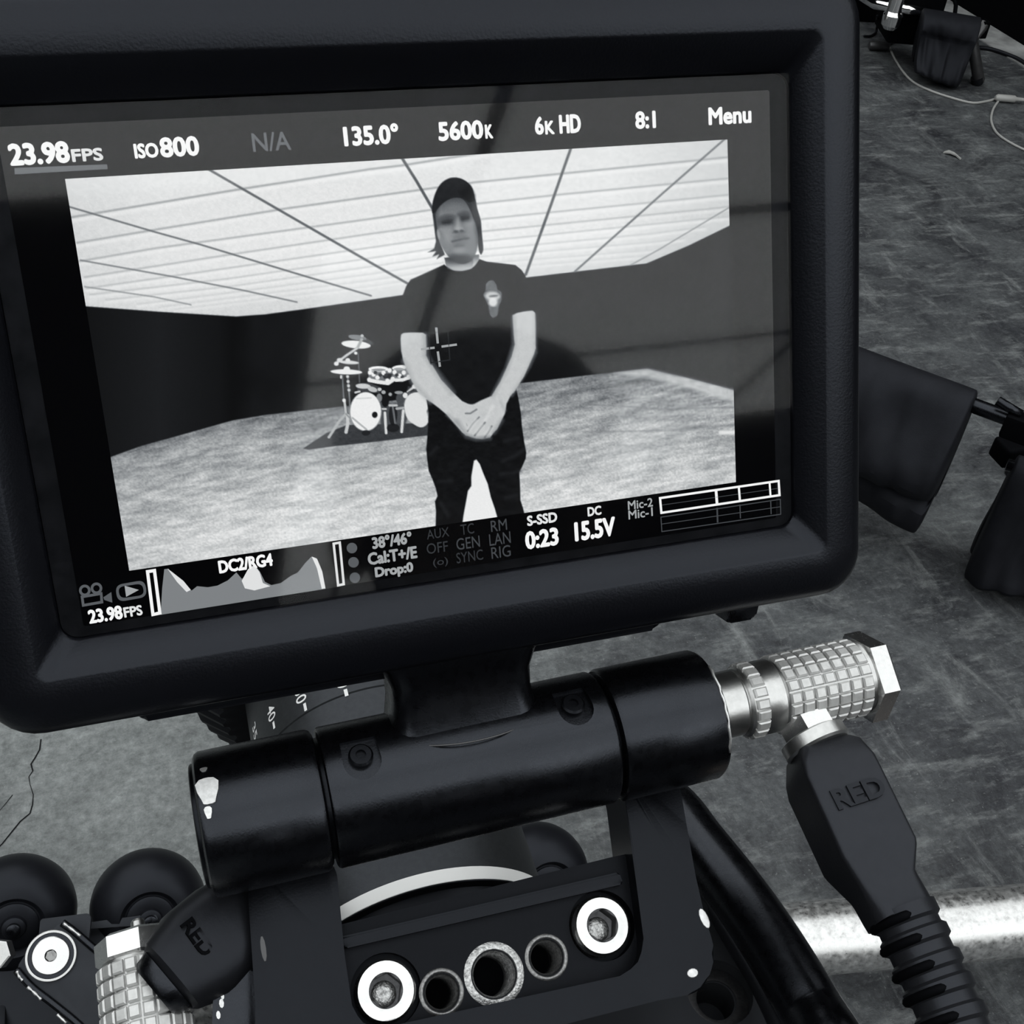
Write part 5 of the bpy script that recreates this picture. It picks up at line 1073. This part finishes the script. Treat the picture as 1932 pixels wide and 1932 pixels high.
for i, n_ in enumerate(names): sv[i].radius = (J[n_][1], J[n_][1] * (0.78 if n_ in ('pelvis', 'waist', 'chest', 'upper') else 1.0)); sv[i].use_root = (n_ == 'pelvis')
md2 = tmp.modifiers.new('s', 'SUBSURF'); md2.levels = 2; md2.render_levels = 2
dg = bpy.context.evaluated_depsgraph_get(); body = bpy.data.meshes.new_from_object(tmp.evaluated_get(dg)); bpy.data.objects.remove(tmp); bpy.data.meshes.remove(me)
K['skin'] = mat('skin', (0.20, 0.17, 0.15), 0.5, spec=0.3); K['clothes'] = mat('black_cotton', (0.0035, 0.0035, 0.0042), 0.85, spec=0.05, bump=0.3, bscale=300); K['hair'] = mat('dark_hair', (0.006, 0.006, 0.006), 0.6, spec=0.2)
body.materials.clear(); body.materials.append(K['clothes']); body.materials.append(K['skin']); body.materials.append(K['rubber'])
wr = [np.array(J[t + 'wr'][0]) for t in 'lr']
for p in body.polygons:
    c_ = np.array(p.center); p.material_index = 0
    if c_[2] > 1.055: p.material_index = 1
    elif c_[2] < 0.235 : p.material_index = 2
    elif any(np.linalg.norm(c_ - w_) < 0.16 and c_[1] > w_[1] + 0.005 and c_[2] > 0.555 for w_ in wr) and c_[2] > 0.585: p.material_index = 1
link('body', body, None, per, 180)
hc_ = np.array(J['skull'][0])
link('collar', tube([np.array(J['neck'][0]) + np.array([0.064 * math.cos(a), 0.062 * math.sin(a) - 0.004, -0.012 + 0.012 * math.cos(a - 1.57) * -0.6]) for a in np.linspace(0, 2 * math.pi, 25)], 0.014, 10), 'clothes', per, None)
for s in (-1, 1):
    link('ear', lathe(hc_ + np.array([s * 0.080, -0.01, -0.012]), (s, 0.3, 0), [(0, 0.020), (0.006, 0.026), (0.012, 0.024), (0.014, 0.012)], 16), 'skin', per, 60)
    link('eye', lathe(hc_ + np.array([s * 0.032, 0.070, -0.008]), (0, 1, 0), [(0, 0.012), (0.006, 0.011), (0.010, 0.006), (0.011, 0.001)], 16), 'hair', per, 60)
link('nose', tube([hc_ + np.array([0, 0.080, -0.006]), hc_ + np.array([0, 0.098, -0.034]), hc_ + np.array([0, 0.088, -0.044])], lambda t: 0.008 + 0.006 * t, 10), 'skin', per, None)
link('mouth', tube([hc_ + np.array([-0.024, 0.074, -0.075]), hc_ + np.array([0, 0.082, -0.073]), hc_ + np.array([0.024, 0.074, -0.075])], 0.005, 8), 'skin', per, None)
link('cap', lathe(hc_ + np.array([0, -0.004, 0.022]), (0, 0.06, 1), [(0, 0.092), (0.030, 0.088), (0.056, 0.072), (0.074, 0.046), (0.082, 0.010)], 32), 'clothes', per, 60)
link('cap_peak', prism(Frame(hc_ + np.array([0, 0.055, 0.030]), (1, 0, 0), (0, 0.97, -0.22), (0, 0.22, 0.97)), [(-75, 0)] + [(75 * math.cos(a), 75 * math.sin(a)) for a in np.linspace(math.pi, 0, 14)], -2, 2, 0.6), 'clothes', per, 40)
link('hair', lathe(hc_ + np.array([0, -0.020, -0.075]), (0, -0.05, 1), [(0, 0.060), (0.03, 0.074), (0.08, 0.084), (0.12, 0.080)], 28), 'hair', per, 60)
for o in bpy.data.objects:
    if '_base' in o: del o['_base']
